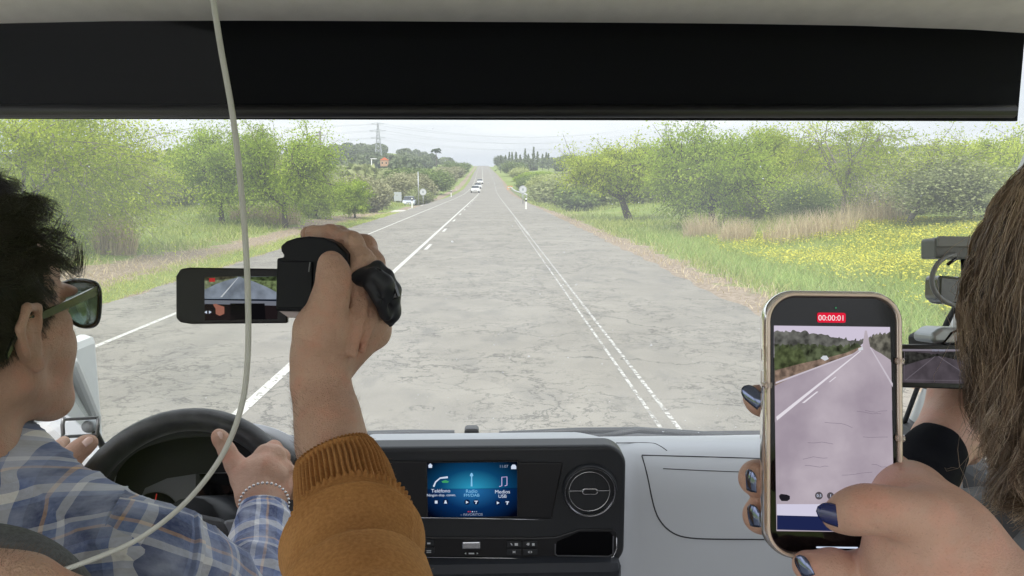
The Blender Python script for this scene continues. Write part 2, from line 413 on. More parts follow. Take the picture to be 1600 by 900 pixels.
sh = np.where(dl > 0, np.interp(dl, [0, .35, 1.1, 1.5, 2.0, 2.7, 3.3], [.25, .8, .75, .3, .15, .35, .95]), np.interp(dr, [0, .5, 1.2, 2.5, 3], [.12, .2, .62, .9, 1]))
terrain = npmesh('terrain', V, F, gm, None, True, sh.reshape(-1)); tag(terrain, 'rough verges and green fields rolling away on both sides of the road', 'ground', kind='structure')

# ---- road surface
rm = bpy.data.materials.new('old_asphalt'); rm.use_nodes = True; n = rm.node_tree; b = n.nodes['Principled BSDF']; b.inputs['Roughness'].default_value = .86; b.inputs['Specular IOR Level'].default_value = .3
tco = nn('ShaderNodeTexCoord')
agg = noise(70, 5, rough=.8); mid = noise(1.3, 6); lg = noise(.22, 4)
base = ramp(agg.outputs[0], [(.34, (.15, .145, .13)), (.66, (.42, .40, .365))]).outputs[0]
base = mixc(.55, base, ramp(mid.outputs[0], [(.32, (.20, .19, .175)), (.68, (.36, .345, .315))]).outputs[0])
base = mixc(.35, base, ramp(lg.outputs[0], [(.35, (.21, .20, .185)), (.65, (.37, .355, .325))]).outputs[0])
# darker worn strip where oil and patching run along the lane, seen as mottled marks
mpn = nn('ShaderNodeMapping'); lk(tco.outputs['Object'], mpn.inputs[0]); mpn.inputs['Scale'].default_value = (1.1, .5, 1)
st = noise(1.6, 6, mpn); patch = ramp(st.outputs[0], [(.50, (0, 0, 0)), (.66, (1, 1, 1))]).outputs[0]
base = mixc(math_('MULTIPLY', math_('MULTIPLY', patch, ramp(mid.outputs[0], [(.35, (.1, .1, .1)), (.65, (1, 1, 1))]).outputs[0]), .6), base, (.14, .14, .14))
# cracks: warped cells, stretched across the lane
wrp = noise(.8, 8, rough=.65); sx = n.nodes.new('ShaderNodeVectorMath'); sx.operation = 'MULTIPLY_ADD'; lk(wrp.outputs['Color'], sx.inputs[0]); sx.inputs[1].default_value = (2.0, 2.0, 2.0); lk(tco.outputs['Object'], sx.inputs[2])
def cracks(scale, yscale, th):
    mq = nn('ShaderNodeMapping'); lk(sx.outputs[0], mq.inputs[0]); mq.inputs['Scale'].default_value = (scale, scale * yscale, 1)
    v = nn('ShaderNodeTexVoronoi', feature='DISTANCE_TO_EDGE', Scale=1.0); lk(mq.outputs[0], v.inputs[0])
    return ramp(v.outputs[0], [(th * .35, (1, 1, 1)), (th, (0, 0, 0))]).outputs[0]
c1 = math_('MULTIPLY', cracks(.34, 1.5, .012), ramp(noise(.5, 3).outputs[0], [(.40, (0, 0, 0)), (.5, (1, 1, 1))]).outputs[0])
c2 = math_('MULTIPLY', cracks(2.6, 1.5, .045), ramp(noise(.45, 4).outputs[0], [(.43, (0, 0, 0)), (.53, (1, 1, 1))]).outputs[0])
ck = math_('MAXIMUM', c1, c2)
brk = ramp(noise(6, 5, rough=.7).outputs[0], [(.34, (0, 0, 0)), (.52, (1, 1, 1))]).outputs[0]
base = mixc(math_('MULTIPLY', math_('MAXIMUM', math_('MULTIPLY', c2, brk), c1), .66), base, (.07, .067, .062))
base = mixc(1.0, base, (.84, .82, .77), 'MULTIPLY')
lk(base, b.inputs['Base Color'])
bu = nn('ShaderNodeBump', Strength=.5, Distance=.006); lk(math_('SUBTRACT', agg.outputs[0], math_('MULTIPLY', ck, .8)), bu.inputs['Height']); lk(bu.outputs[0], b.inputs['Normal'])
ry = np.unique(np.concatenate([np.arange(-20, 60, .35), np.arange(60, 260, 2), np.arange(260, 1100, 8)]))
def ribbon(name, x0, x1, y, z, m, wob=0, parent=None, cols=2):
    y = np.asarray(y, float); c = road_x(y); V, F = [], []
    e0 = wob * np.sin(y * 1.7) * np.cos(y * .6 + 1) + wob * .7 * np.sin(y * 4.1); e1 = wob * np.sin(y * 1.3 + 2) * np.cos(y * .7) + wob * .7 * np.sin(y * 3.7)
    for i in range(len(y)):
        for k in range(cols):
            t = k / (cols - 1); V.append(((x0 + c[i] + e0[i]) * (1 - t) + (x1 + c[i] + e1[i]) * t, y[i], float(road_z(y[i])) + z))
    for i in range(len(y) - 1):
        for k in range(cols - 1): a = i * cols + k; F.append((a, a + 1, a + cols + 1, a + cols))
    return pydata(name, V, F, m, parent, True, True)
road = ribbon('road', XL, XR, ry, 0, rm, .07); tag(road, 'cracked grey two lane road running straight over a rise', 'road', kind='structure')
# ---- painted lines, worn
pm = bpy.data.materials.new('worn_road_paint'); pm.use_nodes = True; n = pm.node_tree; b = n.nodes['Principled BSDF']; b.inputs['Roughness'].default_value = .7
tco = nn('ShaderNodeTexCoord'); w = noise(16, 5, rough=.7)
b.inputs['Base Color'].default_value = (.55, .54, .50, 1); lk(ramp(w.outputs[0], [(.36, (0, 0, 0)), (.46, (1, 1, 1))]).outputs[0], b.inputs['Alpha'])
pm2 = bpy.data.materials.new('faded_road_paint'); pm2.use_nodes = True; n = pm2.node_tree; b = n.nodes['Principled BSDF']; b.inputs['Roughness'].default_value = .7
tco = nn('ShaderNodeTexCoord'); w = noise(11, 6, rough=.75)
b.inputs['Base Color'].default_value = (.50, .49, .46, 1); lk(ramp(w.outputs[0], [(.40, (0, 0, 0)), (.56, (1, 1, 1))]).outputs[0], b.inputs['Alpha'])
lm = empty('road_markings', (0, 0, 0)); tag(lm, kind='structure')
ribbon('centre_line', -2.275, -2.165, ry[ry > 1], .004, pm, parent=lm)
for k, y0 in enumerate(list(np.arange(23.4, 140, 9.0)) + list(np.arange(145, 300, 9.0))): ribbon('centre_dash', -2.04, -1.93, np.linspace(y0, y0 + 2.2, 5), .004, pm, parent=lm)
ribbon('left_edge_line', -4.95, -4.87, ry[ry > 1], .004, pm, parent=lm)
ribbon('right_edge_line', 1.535, 1.575, ry[ry > 1], .004, pm2, parent=lm)
ribbon('right_edge_line', 1.39, 1.425, ry[(ry > 1) & (ry < 45)], .004, pm2, parent=lm)
ribbon('right_edge_line', 1.50, 1.60, ry[ry > 30], .008, pm2, parent=lm)

# ---- grass, flowers
gl = leafmat('grass_blades', (.20, .27, .05), (.52, .55, .20), .45)
gd = leafmat('dry_grass_blades', (.40, .32, .19), (.74, .63, .43), .4)
def blades(pts, h, w, n_lean=.35):
    """one bent triangle pair per blade"""
    m = len(pts); a = rng.random(m) * 6.283; hh = h * (.5 + rng.random(m)); ln = rng.normal(0, n_lean, (m, 2)) * hh[:, None]
    dx = np.stack([np.cos(a), np.sin(a), 0 * a], 1) * (w / 2)
    b0 = pts - dx; b1 = pts + dx; mid = pts + np.stack([ln[:, 0] * .35, ln[:, 1] * .35, hh * .6], 1); top = pts + np.stack([ln[:, 0], ln[:, 1], hh], 1)
    V = np.stack([b0, b1, mid + dx * .6, mid - dx * .6, top + dx * .1, top - dx * .1], 1).reshape(-1, 3)
    i = np.arange(m)[:, None] * 6; F = np.vstack([i + np.array([[0, 1, 2, 3]]), i + np.array([[3, 2, 4, 5]])])
    s = rng.random(m); return V, F, np.concatenate([s, s])
def scatter(nr, y0, y1, side, a, b_, dens=None):
    y = y0 * (y1 / y0) ** rng.random(nr); d = a + (b_ - a) * rng.random(nr); x = np.where(side == 'r', XR + d, XL - d)
    if dens is not None: k = dens(x, y); x, y = x[k], y[k]
    return np.stack([x, y, ground_z(x, y) - .01], 1)
noflower = lambda x, y: ~((x - XR > 3.3) & (y > 10) & (y < 27))
clump = lambda x, y: noflower(x, y) & ((np.sin(x * 1.9 + 1.3 * np.sin(y * .7)) * np.sin(y * 1.1 + x * .5) + rng.normal(0, .35, len(x))) > -.25)
PR = np.vstack([scatter(26000, 6, 45, 'r', .9, 14, clump), scatter(14000, 30, 110, 'r', .8, 22, clump)])
PL = np.vstack([scatter(34000, 10, 60, 'l', 2.9, 22, clump), scatter(8000, 40, 110, 'l', 3.5, 16, clump)])
P = np.vstack([PR, PL]); V, F, s = blades(P, .2, .022); sc = 1 + np.clip(P[:, 1] / 35, 0, 3)
V = (V.reshape(-1, 6, 3) - P[:, None]) * np.array([1, 1, 1]) * np.stack([sc, sc, .7 + .3 * sc], 1)[:, None] + P[:, None]
g_ = npmesh('grass', V.reshape(-1, 3), F, gl, col=s); tag(g_, 'green spring grass growing along both verges', 'grass', kind='stuff')
P = scatter(16000, 7, 60, 'l', .15, 1.5, lambda x, y: rng.random(len(x)) < .8); V, F, s = blades(P, .075, .016, .8); g_ = npmesh('short_grass', V, F, leafmat('short_grass_blades', (.34, .38, .09), (.60, .62, .22), .45), col=s); tag(g_, 'short yellow green grass strip along the left edge of the asphalt', 'grass', kind='stuff')
# tall soft green bank of grass by the right verge
P = scatter(16000, 6.5, 34, 'r', 1.5, 3.9, lambda x, y: rng.random(len(x)) < .9); V, F, s = blades(P, .2, .018, .6); g_ = npmesh('tall_grass', V, F, leafmat('tall_grass_blades', (.24, .34, .07), (.50, .62, .22), .45), col=s); tag(g_, 'tall pale green grass along the right verge in front of the yellow flowers', 'grass', kind='stuff')
P = np.vstack([scatter(9000, 5, 60, 'l', .8, 4.8, clump), scatter(5000, 5, 60, 'r', .2, 2.2, clump)]); V, F, s = blades(P, .12, .018, .8); g_ = npmesh('dry_grass', V, F, gd, col=s); tag(g_, 'short straw coloured grass on the gravel shoulders', 'dry grass', kind='stuff')
# yellow flowers
P = scatter(120000, 10.5, 27, 'r', 3.0, 16, lambda x, y: ((np.sin(x * 1.1 + y * .6) + np.sin(y * 1.5 - x * .4) + rng.normal(0, .9, len(x))) > -.35) & (rng.random(len(x)) < .35 + (x - XR - 3) * .6))
P[:, 2] += .06 + .2 * rng.random(len(P)); m = len(P); a = rng.random((m, 3)) * 6.28; r_ = .012 + .022 * rng.random(m)
u = np.stack([np.cos(a[:, 0]), np.sin(a[:, 0]), .5 * np.sin(a[:, 1])], 1) * r_[:, None]; v_ = np.stack([-np.sin(a[:, 0]), np.cos(a[:, 0]), .6 * np.sin(a[:, 2])], 1) * r_[:, None]
V = np.stack([P - u, P - v_, P + u, P + v_], 1).reshape(-1, 3); F = np.arange(m)[:, None] * 4 + np.arange(4)[None]
fl = npmesh('wildflowers', V, F, leafmat('yellow_petals', (.55, .50, .05), (.82, .78, .14), .4), col=rng.random(m)); tag(fl, 'carpet of small yellow wildflowers beyond the right verge', 'flowers', kind='stuff')
P2 = np.vstack([P - np.array([0, 0, .2]), scatter(26000, 10, 28, 'r', 2.8, 16)]); V, F, s = blades(P2, .2, .02, .45); g_ = npmesh('flower_stems', V, F, leafmat('stem_green', (.22, .30, .05), (.48, .54, .16), .3), col=s); tag(g_, 'leafy stems under the yellow wildflowers', 'foliage', kind='stuff')

# ---- trees and bushes
bark = mat('bark', (.085, .068, .055), .9, var=.4, vscale=6, bump=.6, bscale=30, dist=.01)
bark_pale = mat('pale_bark', (.20, .175, .15), .9, var=.3, vscale=6, bump=.6, bscale=30, dist=.01)
L_spring = leafmat('spring_leaves', (.18, .26, .025), (.62, .70, .10), .5)
L_fresh = leafmat('fresh_leaves', (.16, .25, .025), (.50, .62, .09), .5)
L_pale = leafmat('pale_leaves', (.30, .34, .13), (.54, .58, .24), .35)
L_olive = leafmat('olive_leaves', (.17, .21, .08), (.40, .43, .21), .25)
L_dark = leafmat('dark_leaves', (.10, .15, .04), (.26, .33, .11), .25)
L_grey = leafmat('grey_green_leaves', (.24, .25, .13), (.42, .41, .25), .2)
L_far = leafmat('distant_leaves', (.12, .155, .085), (.22, .26, .14), .2)  # paleness of far, hazy distance put into the leaf colour
def leaves(C, size, asp=.5):
    m = len(C); a = rng.normal(0, 1, (m, 3)); a /= np.linalg.norm(a, axis=1)[:, None]; b_ = np.cross(a, rng.normal(0, 1, (m, 3))); b_ /= np.linalg.norm(b_, axis=1)[:, None] + 1e-9
    s = size * (.6 + .8 * rng.random(m))[:, None]; V = np.stack([C - a * s, C - b_ * s * asp, C + a * s, C + b_ * s * asp], 1).reshape(-1, 3)
    return V, np.arange(m)[:, None] * 4 + np.arange(4)[None]
def tree(x, y, h, w, lmat, label, cat='tree', group=None, dens=1.0, trunk_h=.28, lean=(0, 0), name='broadleaf_tree', bm=None, leaf=.07, tr=.09, low=.28, bare=0, nb=60, pr=False):
    z = float(ground_z(x, y)); root = empty(name, (x, y, z - .05), label, cat, group)
    th = trunk_h * h; c = np.array([lean[0], lean[1], h * (low + 1) / 2]); rad = np.array([w / 2, w / 2, h * (1 - low) / 2])
    base = np.zeros(3); fork = np.array([lean[0] * .6, lean[1] * .6, th]); T = []
    trunk = smoothpath([base, fork * .5 + rng.normal(0, .04, 3) * h * .1, fork], 7); T.append((trunk, np.linspace(tr * 1.25, tr * .8, 7)))
    ends = []; limbs = []
    for i in range(5):
        a = 6.283 * (i + .6 * rng.random()) / 5; e = c + rad * np.array([math.cos(a) * .45, math.sin(a) * .45, -.1 + .5 * rng.random()])
        m_ = fork + (e - fork) * .5 + rng.normal(0, .12, 3) * w * .25; pth = smoothpath([fork, m_, e], 7); T.append((pth, np.linspace(tr * .62, tr * .3, 7))); limbs.append(pth)
    pts = []
    for i in range(nb):
        d = rng.normal(0, 1, 3); d /= np.linalg.norm(d); d *= (.55 + .5 * rng.random()); t = c + rad * d
        l_ = limbs[int(np.argmin([np.linalg.norm(q[-1] - t) for q in limbs]))]; s0 = l_[rng.integers(2, 7)]
        pth = smoothpath([s0, (s0 + t) / 2 + rng.normal(0, .1, 3) * w * .25 + np.array([0, 0, .06 * h]), t], 7); T.append((pth, np.linspace(tr * .22, tr * .05, 7)))
        pts.append(pth[2:]); tw = t + rng.normal(0, 1, (3, 3)) * w * .08
        for q in tw: T.append((np.array([pth[4], (pth[4] + q) / 2 + rng.normal(0, .02, 3) * w, q]), [tr * .09, tr * .07, tr * .03])); pts.append(np.linspace(pth[4], q, 4))
    tubes('trunk', T, bm or bark, root, 5, world=False)
    pts = np.vstack(pts); m = int(15000 * dens); leaf = leaf * .62; k = rng.integers(0, len(pts), m); C = pts[k] + rng.normal(0, 1, (m, 3)) * np.array([w, w, h * .8]) * .036 * (.5 + 1.4 * rng.random((m, 1)))
    clump_s = (np.sin((k // 14) * 12.9898) * 43758.5) % 1; sh = np.clip(.8 * clump_s + .3 * rng.random(m), 0, 1)
    V, F = leaves(C, leaf); npmesh('crown', V, F, lmat, root, col=sh, world=False)
    return root
def bushgeo(w, h, n_leaf, leaf, seed, blobs=7, grain=.55):
    r = np.random.default_rng(seed); B = []
    for i in range(blobs):
        a = r.random() * 6.283; q = .55 * math.sqrt(r.random()); B.append((np.array([w / 2 * q * math.cos(a), w / 2 * q * math.sin(a), h * (.28 + .34 * r.random())]), np.array([w * .28, w * .28, h * .34]) * (.75 + .5 * r.random())))
    C, SH = [], []
    per = n_leaf // blobs
    for c, rad in B:
        d = r.normal(0, 1, (per, 3)); d /= np.linalg.norm(d, axis=1)[:, None]; f_ = 1 - (.45 if n_leaf < 10000 else .8) * r.random(per) ** 2 + .12 * r.normal(0, 1, per)
        p = c + rad * d * f_[:, None]; cl = np.sin(p[:, 0] * 9 / w + c[0]) * np.sin(p[:, 1] * 9 / w) * np.sin(p[:, 2] * 9 / h); p[:, 2] = np.maximum(p[:, 2], .02)
        C.append(p); SH.append(np.clip(.5 + .45 * cl * grain + .25 * r.normal(0, 1, per), 0, 1))
    C = np.vstack(C); V, F = leaves(C, leaf, .6); V2, F2, S2 = [], [], []
    for c, rad in B:                                     # added core, dark inside of the bush put into its tone, keeps it opaque
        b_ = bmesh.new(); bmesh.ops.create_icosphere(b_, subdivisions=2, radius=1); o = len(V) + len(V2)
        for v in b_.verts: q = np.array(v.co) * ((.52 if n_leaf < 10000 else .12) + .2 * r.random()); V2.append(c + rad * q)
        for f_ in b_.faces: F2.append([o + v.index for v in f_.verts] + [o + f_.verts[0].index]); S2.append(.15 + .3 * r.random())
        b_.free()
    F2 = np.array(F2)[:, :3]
    me = bpy.data.meshes.new('foliage'); VV = np.vstack([V, np.array(V2)]); me.vertices.add(len(VV)); me.vertices.foreach_set('co', VV.astype(np.float32).ravel())
    lv = np.concatenate([F.ravel(), F2.ravel()]).astype(np.int32); me.loops.add(len(lv)); me.loops.foreach_set('vertex_index', lv)
    st_ = np.concatenate([np.arange(0, F.size, 4), F.size + np.arange(0, F2.size, 3)]).astype(np.int32); me.polygons.add(len(st_)); me.polygons.foreach_set('loop_start', st_); me.update(calc_edges=True)
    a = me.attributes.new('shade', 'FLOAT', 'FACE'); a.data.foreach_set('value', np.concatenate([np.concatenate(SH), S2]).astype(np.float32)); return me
BUSH = {}
def bush(x, y, w, h, lmat, label, group=None, v=0, name='bush', cat='bush', n_leaf=2600, leaf=.045, sink=.1, grain=.55):
    if y > 60: x = min(x, XL + float(road_x(y)) - w * .58 - .6) if x < -3 else max(x, XR + float(road_x(y)) + w * .58 + .6)
    if y < 60 and n_leaf == 2600: n_leaf, leaf = 20000, .012
    key = (lmat.name, v, n_leaf)
    if key not in BUSH:
        BUSH[key] = bushgeo(1, 1, n_leaf, leaf, v * 17 + len(BUSH), 8 + v % 3, grain); BUSH[key].materials.append(lmat)
    o = bpy.data.objects.new(name, BUSH[key]); COL.objects.link(o); o.location = (x, y, float(ground_z(x, y)) - sink); o.scale = (w, w, h); o.rotation_euler.z = rng.random() * 6.28
    return tag(o, label, cat, group)
def gx(px, y): return (px - 765) / 1186 * y               # lateral place of something seen at px, y metres ahead
# near trees, right side
tree(gx(985, 46), 46, 4.5, 7.0, L_spring, 'bright green leaning tree with dark bent trunk, first tree right of the road', lean=(-.9, 0), tr=.22, dens=2.2, trunk_h=.30, low=.30, leaf=.095, nb=90)
tree(gx(1118, 33), 33, 4.6, 6.0, L_fresh, 'large dense green tree with low crown behind dry grass tufts', dens=2.9, tr=.16, trunk_h=.22, low=.1, leaf=.085, lean=(-.3, 0), nb=120)
tree(gx(1196, 40), 40, 5.2, 4.4, L_spring, 'tall light green tree just right of the large low crowned tree', dens=2.0, tr=.13, trunk_h=.25, low=.12, leaf=.09, nb=90)
tree(gx(1322, 27), 27, 4.1, 4.6, L_spring, 'sparse young tree with thin forked trunk beyond the flowers', dens=1.15, tr=.085, trunk_h=.3, low=.26, leaf=.06, bm=bark_pale, nb=70)
tree(gx(1425, 25), 25, 2.8, 4.4, L_spring, 'thin grey forked tree leaning right, near the right pillar', dens=.8, tr=.09, trunk_h=.32, low=.35, leaf=.055, bm=bark_pale, lean=(.7, 0), nb=60)
tree(gx(1525, 38), 38, 4.3, 5.5, L_spring, 'leafy tree at the far right behind the brown haired passenger', dens=2.1, tr=.13, low=.28, leaf=.085, nb=90)
tree(gx(1600, 30), 30, 4.0, 6, L_spring, 'green tree at the right frame edge behind the passenger', dens=1.6, tr=.12, low=.2, leaf=.08)
tree(gx(1265, 50), 50, 2.2, 6, L_pale, 'pale green tree farther back between the tall tree and the sparse young tree', dens=1.8, tr=.12, low=.1, leaf=.1)
tree(gx(1385, 46), 46, 2.2, 6, L_pale, 'pale green low tree behind the thin grey forked tree', dens=1.8, tr=.12, low=.05, leaf=.1)
# left side
tree(gx(55, 20), 20, 4.5, 7.6, L_spring, 'large bright green tree at the left edge behind the driver', dens=5.0, tr=.09, low=.0, leaf=.055, nb=110, bm=bark_pale)
tree(gx(125, 25), 25, 3.5, 3.8, L_spring, 'bright green tree crown next to the driver hair', dens=3.0, tr=.07, low=.0, leaf=.06, nb=80)
tree(gx(238, 43), 43, 2.7, 4.0, L_pale, 'small round pale tree standing alone on the left meadow', dens=1.2, tr=.09, low=.25, leaf=.08, bm=bark_pale)
tree(gx(200, 60), 60, 2.5, 7, L_spring, 'broad green tree at the back of the left meadow', dens=1.4, tr=.12, low=.05, leaf=.12)
tree(gx(285, 55), 55, 3.0, 5.5, L_olive, 'olive toned tree behind the left meadow', dens=1.5, tr=.12, low=.05, leaf=.12)
tree(gx(352, 37), 37, 4.8, 4.6, L_fresh, 'tall green tree behind the screen edge on the left', dens=1.9, tr=.12, low=.08, leaf=.085, nb=90)
tree(gx(448, 36), 36, 4.8, 5.2, L_fresh, 'tall green tree with dark forked trunk above the raised camcorder', dens=2.1, tr=.13, trunk_h=.22, low=.16, leaf=.085, nb=100)
tree(gx(400, 44), 44, 4.6, 5, L_pale, 'pale thin tree between the two tall green trees on the left', dens=1.3, tr=.1, low=.1, leaf=.09)
tree(gx(497, 42), 42, 2.4, 3.2, L_fresh, 'low bright green tree right of the dark forked trunk', dens=1.3, tr=.07, low=.0, leaf=.085, trunk_h=.12)
tree(gx(556, 46), 46, 2.3, 2.3, L_fresh, 'small bright green rounded tree nearest the left road edge', dens=1.0, tr=.07, low=.0, leaf=.085, trunk_h=.12)
for i, (px, y, w, h, m, lab) in enumerate([
    (905, 62, 4.2, 2.2, L_dark, 'dark green low bush under the leaning tree'), (868, 74, 6, 2.8, L_olive, 'olive bush left of the leaning tree'), (840, 92, 7, 3.2, L_olive, 'olive bush behind the round sign on the right'),
    (935, 70, 6, 3.2, L_olive, 'grey green bush behind the leaning tree'), (1010, 60, 6, 3, L_olive, 'grey green bush between leaning tree and large tree'),
    (1262, 34, 3.2, 2.1, L_dark, 'dark blue green bush under the pale tree'), (1500, 24, 4.6, 2.6, L_olive, 'grey green shrub beside the passenger hair'),
    (1190, 38, 5, 2.4, L_olive, 'olive undergrowth bush beneath the tall light green tree'),
    (1370, 44, 7, 2.6, L_grey, 'brownish thicket behind the thin trees'), (1290, 48, 7, 2.6, L_olive, 'olive thicket behind the sparse young tree'), (1450, 46, 7, 3, L_olive, 'olive thicket behind the forked tree')]):
    bush(gx(px, y), y, w, h, m, lab, v=i % 3)
for i, (px, y, w, h, m, lab) in enumerate([
    (600, 62, 4.4, 3.5, L_grey, 'grey green bush right of the small rounded tree'), (570, 80, 6, 3.8, L_grey, 'brownish flowering bush above the small rounded tree'), (635, 114, 6, 4.6, L_grey, 'tall grey bush behind the left parked car'),
    (533, 75, 6, 3.7, L_grey, 'grey bush behind the tall green trees, left of the flowering bush'), (640, 118, 5, 2.8, L_fresh, 'bright yellow green bush above the parked car'),
    (675, 118, 9, 4.6, L_grey, 'large grey flowering bush right of the round sign on the left'), (705, 145, 11, 5.0, L_dark, 'dark green tall bush beside the far left bend'), (692, 105, 4, 2.6, L_olive, 'low olive bush by the left delineator'),
    (718, 175, 10, 5.4, L_dark, 'dark green roadside bush beyond the white delineator'), (729, 220, 11, 5.6, L_grey, 'grey bush nearest the oncoming cars'), (650, 150, 9, 5, L_dark, 'dark bush behind the large grey flowering bush'),
    (735, 270, 12, 5.2, L_grey, 'pale bush beyond the oncoming cars on the left'), (738, 340, 14, 5.2, L_dark, 'dark roadside tree clump on the left of the far hill road'), (742, 450, 16, 5.5, L_dark, 'dark tree clump left of the crest road')]):
    bush(gx(px, y), y, w, h, m, lab, v=i % 3, n_leaf=9500, leaf=.026)
for i, (px, y, w, h, m, lab) in enumerate([
    (800, 130, 8, 3.4, L_pale, 'pale bush right of the orange barrier'), (822, 118, 8, 3.6, L_olive, 'olive bush behind the right delineator'), (795, 180, 9, 4.2, L_dark, 'dark bush past the orange barrier'), (812, 230, 14, 4, L_fresh, 'bright green bush on the right rise'),
    (790, 260, 10, 4, L_pale, 'pale bush beside the right rise of the road'), (785, 340, 12, 6, L_dark, 'dark tree clump right of the far road'), (775, 560, 12, 10, L_far, 'dark trees right of the crest')]):
    bush(gx(px, y), y, w, h, m, lab, v=i % 3, n_leaf=9500, leaf=.026)
# far woods: one mass of foliage on each slope
def woods(name, spots, lmat, label, per=500):
    C, SH = [], []
    for x, y, w, h in spots:
        z = float(ground_z(x, y)); d = rng.normal(0, 1, (per, 3)); d /= np.linalg.norm(d, axis=1)[:, None]
        p = np.array([x, y, z + h * .4]) + d * np.array([w / 2, w / 2, h * .6]) * (1 - .3 * rng.random((per, 1)) ** 2); C.append(p); SH.append(np.clip(.5 * rng.random() + .25 + .3 * rng.normal(0, 1, per), 0, 1))
    C = np.vstack(C); V, F = leaves(C, 1.0, .7); o = npmesh(name, V, F, lmat, col=np.concatenate(SH)); return tag(o, label, 'woods', kind='stuff')
sp = [(float(x), float(y), 9 + 8 * rng.random(), 5 + 4 * rng.random()) for x, y in zip(rng.uniform(-330, -20, 260), rng.uniform(240, 860, 260)) if x < -28]
sp = [q for q in sp if not (q[0] > -60 and q[1] > 600)]
woods('woodland', sp, L_far, 'blue green wooded hill left of the road end')
sp = [(float(x), float(y), 8 + 6 * rng.random(), 4 + 3 * rng.random()) for x, y in zip(rng.uniform(22, 420, 240), rng.uniform(260, 760, 240))]
woods('woodland', sp, L_far, 'dark tree line on the ridge right of the road end')
sp = [(float(x), float(y), 5 + 4 * rng.random(), 3.5 + 2 * rng.random()) for x, y in zip(rng.uniform(-75, -20, 90), rng.uniform(60, 240, 90))]
woods('thicket', sp, L_olive, 'mixed olive scrub filling the left slope behind the meadow', 420)
sp = [(float(x), float(y), 5 + 4 * rng.random(), 3 + 1.6 * rng.random()) for x, y in zip(rng.uniform(18, 90, 110), rng.uniform(58, 240, 110))]
woods('thicket', sp, L_olive, 'mixed green scrub filling the right slope behind the trees', 420)
# slim conifers on the right ridge
for i in range(13):
    px = 783 + i * 6.2 + random.uniform(-2, 2); y = 420 + 20 * (i % 4); x = gx(px, y); z = float(ground_z(x, y)); h = 9 + 4 * random.random()
    t = empty('conifer_tree', (x, y, z), 'slim dark conifer standing on the ridge right of the road end', 'conifer', 'conifers on the right ridge')
    tube('trunk', [(0, 0, 0), (0, 0, h * .5), (0, 0, h)], [.2, .15, .05], bark, t, 5, world=False)
    m = 260; u = rng.random(m); C = np.stack([rng.normal(0, 1, m) * (1 - u) * 1.1, rng.normal(0, 1, m) * (1 - u) * 1.1, h * (.15 + .85 * u)], 1); V, F = leaves(C, .55, .6); npmesh('crown', V, F, L_far, t, col=rng.random(m), world=False)
# palm
x, y = gx(683, 420), 420; z = float(ground_z(x, y)); zt = CZ + y * math.tan(PITCH * 0 + math.atan((450 - 238) / 1186) - PITCH)
pt = empty('palm_tree', (x, y, z), 'tall slim palm on the hill left of the road end', 'palm tree')
tube('trunk', [(0, 0, 0), (.2, 0, (zt - z) / 2), (0, 0, zt - z)], [.35, .25, .22], bark, pt, 6, world=False)
FR = []
for k in range(14):
    a = k * 2.4; e = .5 + .9 * ((k * .37) % 1); FR.append((smoothpath([(0, 0, zt - z), (math.cos(a) * 1.5, math.sin(a) * 1.5, zt - z + 1.6 * e - .2), (math.cos(a) * 3, math.sin(a) * 3, zt - z - 1.6 + 1.8 * e)], 6), [.35, .5, .5, .45, .3, .1]))
tubes('fronds', FR, leafmat('palm_leaves', (.06, .09, .04), (.1, .14, .06)), pt, 4, world=False)
# dry grass tufts
for i, (px, py, w, h, lab) in enumerate([(182, 405, 1.0, 1.15, 'tall straw tuft on the left verge beside the driver hair'), (440, 352, 1.8, 1.0, 'wide straw tuft at the foot of the dark forked trunk'), (1095, 372, 1.3, .95, 'straw tuft in front of the large low crowned tree'), (1150, 380, 1.2, .85, 'straw tuft just left of the yellow flowers'),
    (385, 350, 1.6, .8, 'straw tuft behind the screen edge'), (580, 326, 1.1, 1.0, 'small straw tuft by the left road edge'), (1290, 385, 1.8, .9, 'thin straw tuft under the sparse young tree'), (1360, 378, 2.2, 1.1, 'straw tuft between the two thin trees'), (1235, 385, 1.8, .9, 'straw tuft under the dark blue green bush')]):
    p = G(px, py); nb = 700; a = rng.random(nb) * 6.28; q = np.sqrt(rng.random(nb)) * w / 2; P = np.stack([p.x + q * np.cos(a), p.y + q * np.sin(a), 0 * q], 1); P[:, 2] = ground_z(P[:, 0], P[:, 1]) - .02
    V, F, s = blades(P, h * .75, .018, .28); o = npmesh('dry_grass_tuft', V, F, gd, col=s); tag(o, lab, 'grass tuft')

# ---- roadside furniture
white = mat('white_paint', (.72, .72, .70), .5, var=.08); galv = mat('galvanised_steel', (.42, .43, .44), .45, .7); red = mat('sign_red', (.5, .03, .03), .4); dk = mat('dark_plastic_outside', (.03, .03, .035), .6)
def round_sign(px, py, y, hgt, label, face=True):
    p = Y(px, py, y); gz = float(ground_z(p.x, y)); s = empty('road_sign', (p.x, y, gz), label, 'road sign')
    tube('post', [(0, 0, -.1), (0, 0, p.z - gz)], .045, galv, s, 8, world=False)
    M = Matrix.Translation((0, -.07, p.z - gz)) @ Matrix.Rotation(R(90), 4, 'X')
    lathe('sign_disc', [(.42, 0), (.42, .02)], mat('sign_grey', (.52, .54, .56), .5), s, 28, M, False, False)
    lathe('sign_rim', [(.36, .024), (.42, .024), (.42, .03), (.36, .03)], mat('sign_edge', (.33, .34, .36), .5), s, 28, M, False, False, cap=False)
    if face: box('sign_mark', (0, 0, .03), (.2, .24, .012), mat('sign_mark_grey', (.3, .32, .34), .5), s, False, M=M)
round_sign(817, 296, 80, 2, 'round grey road sign on a post at the right verge')
round_sign(661, 300, 92, 2, 'round grey road sign on a post at the left verge')
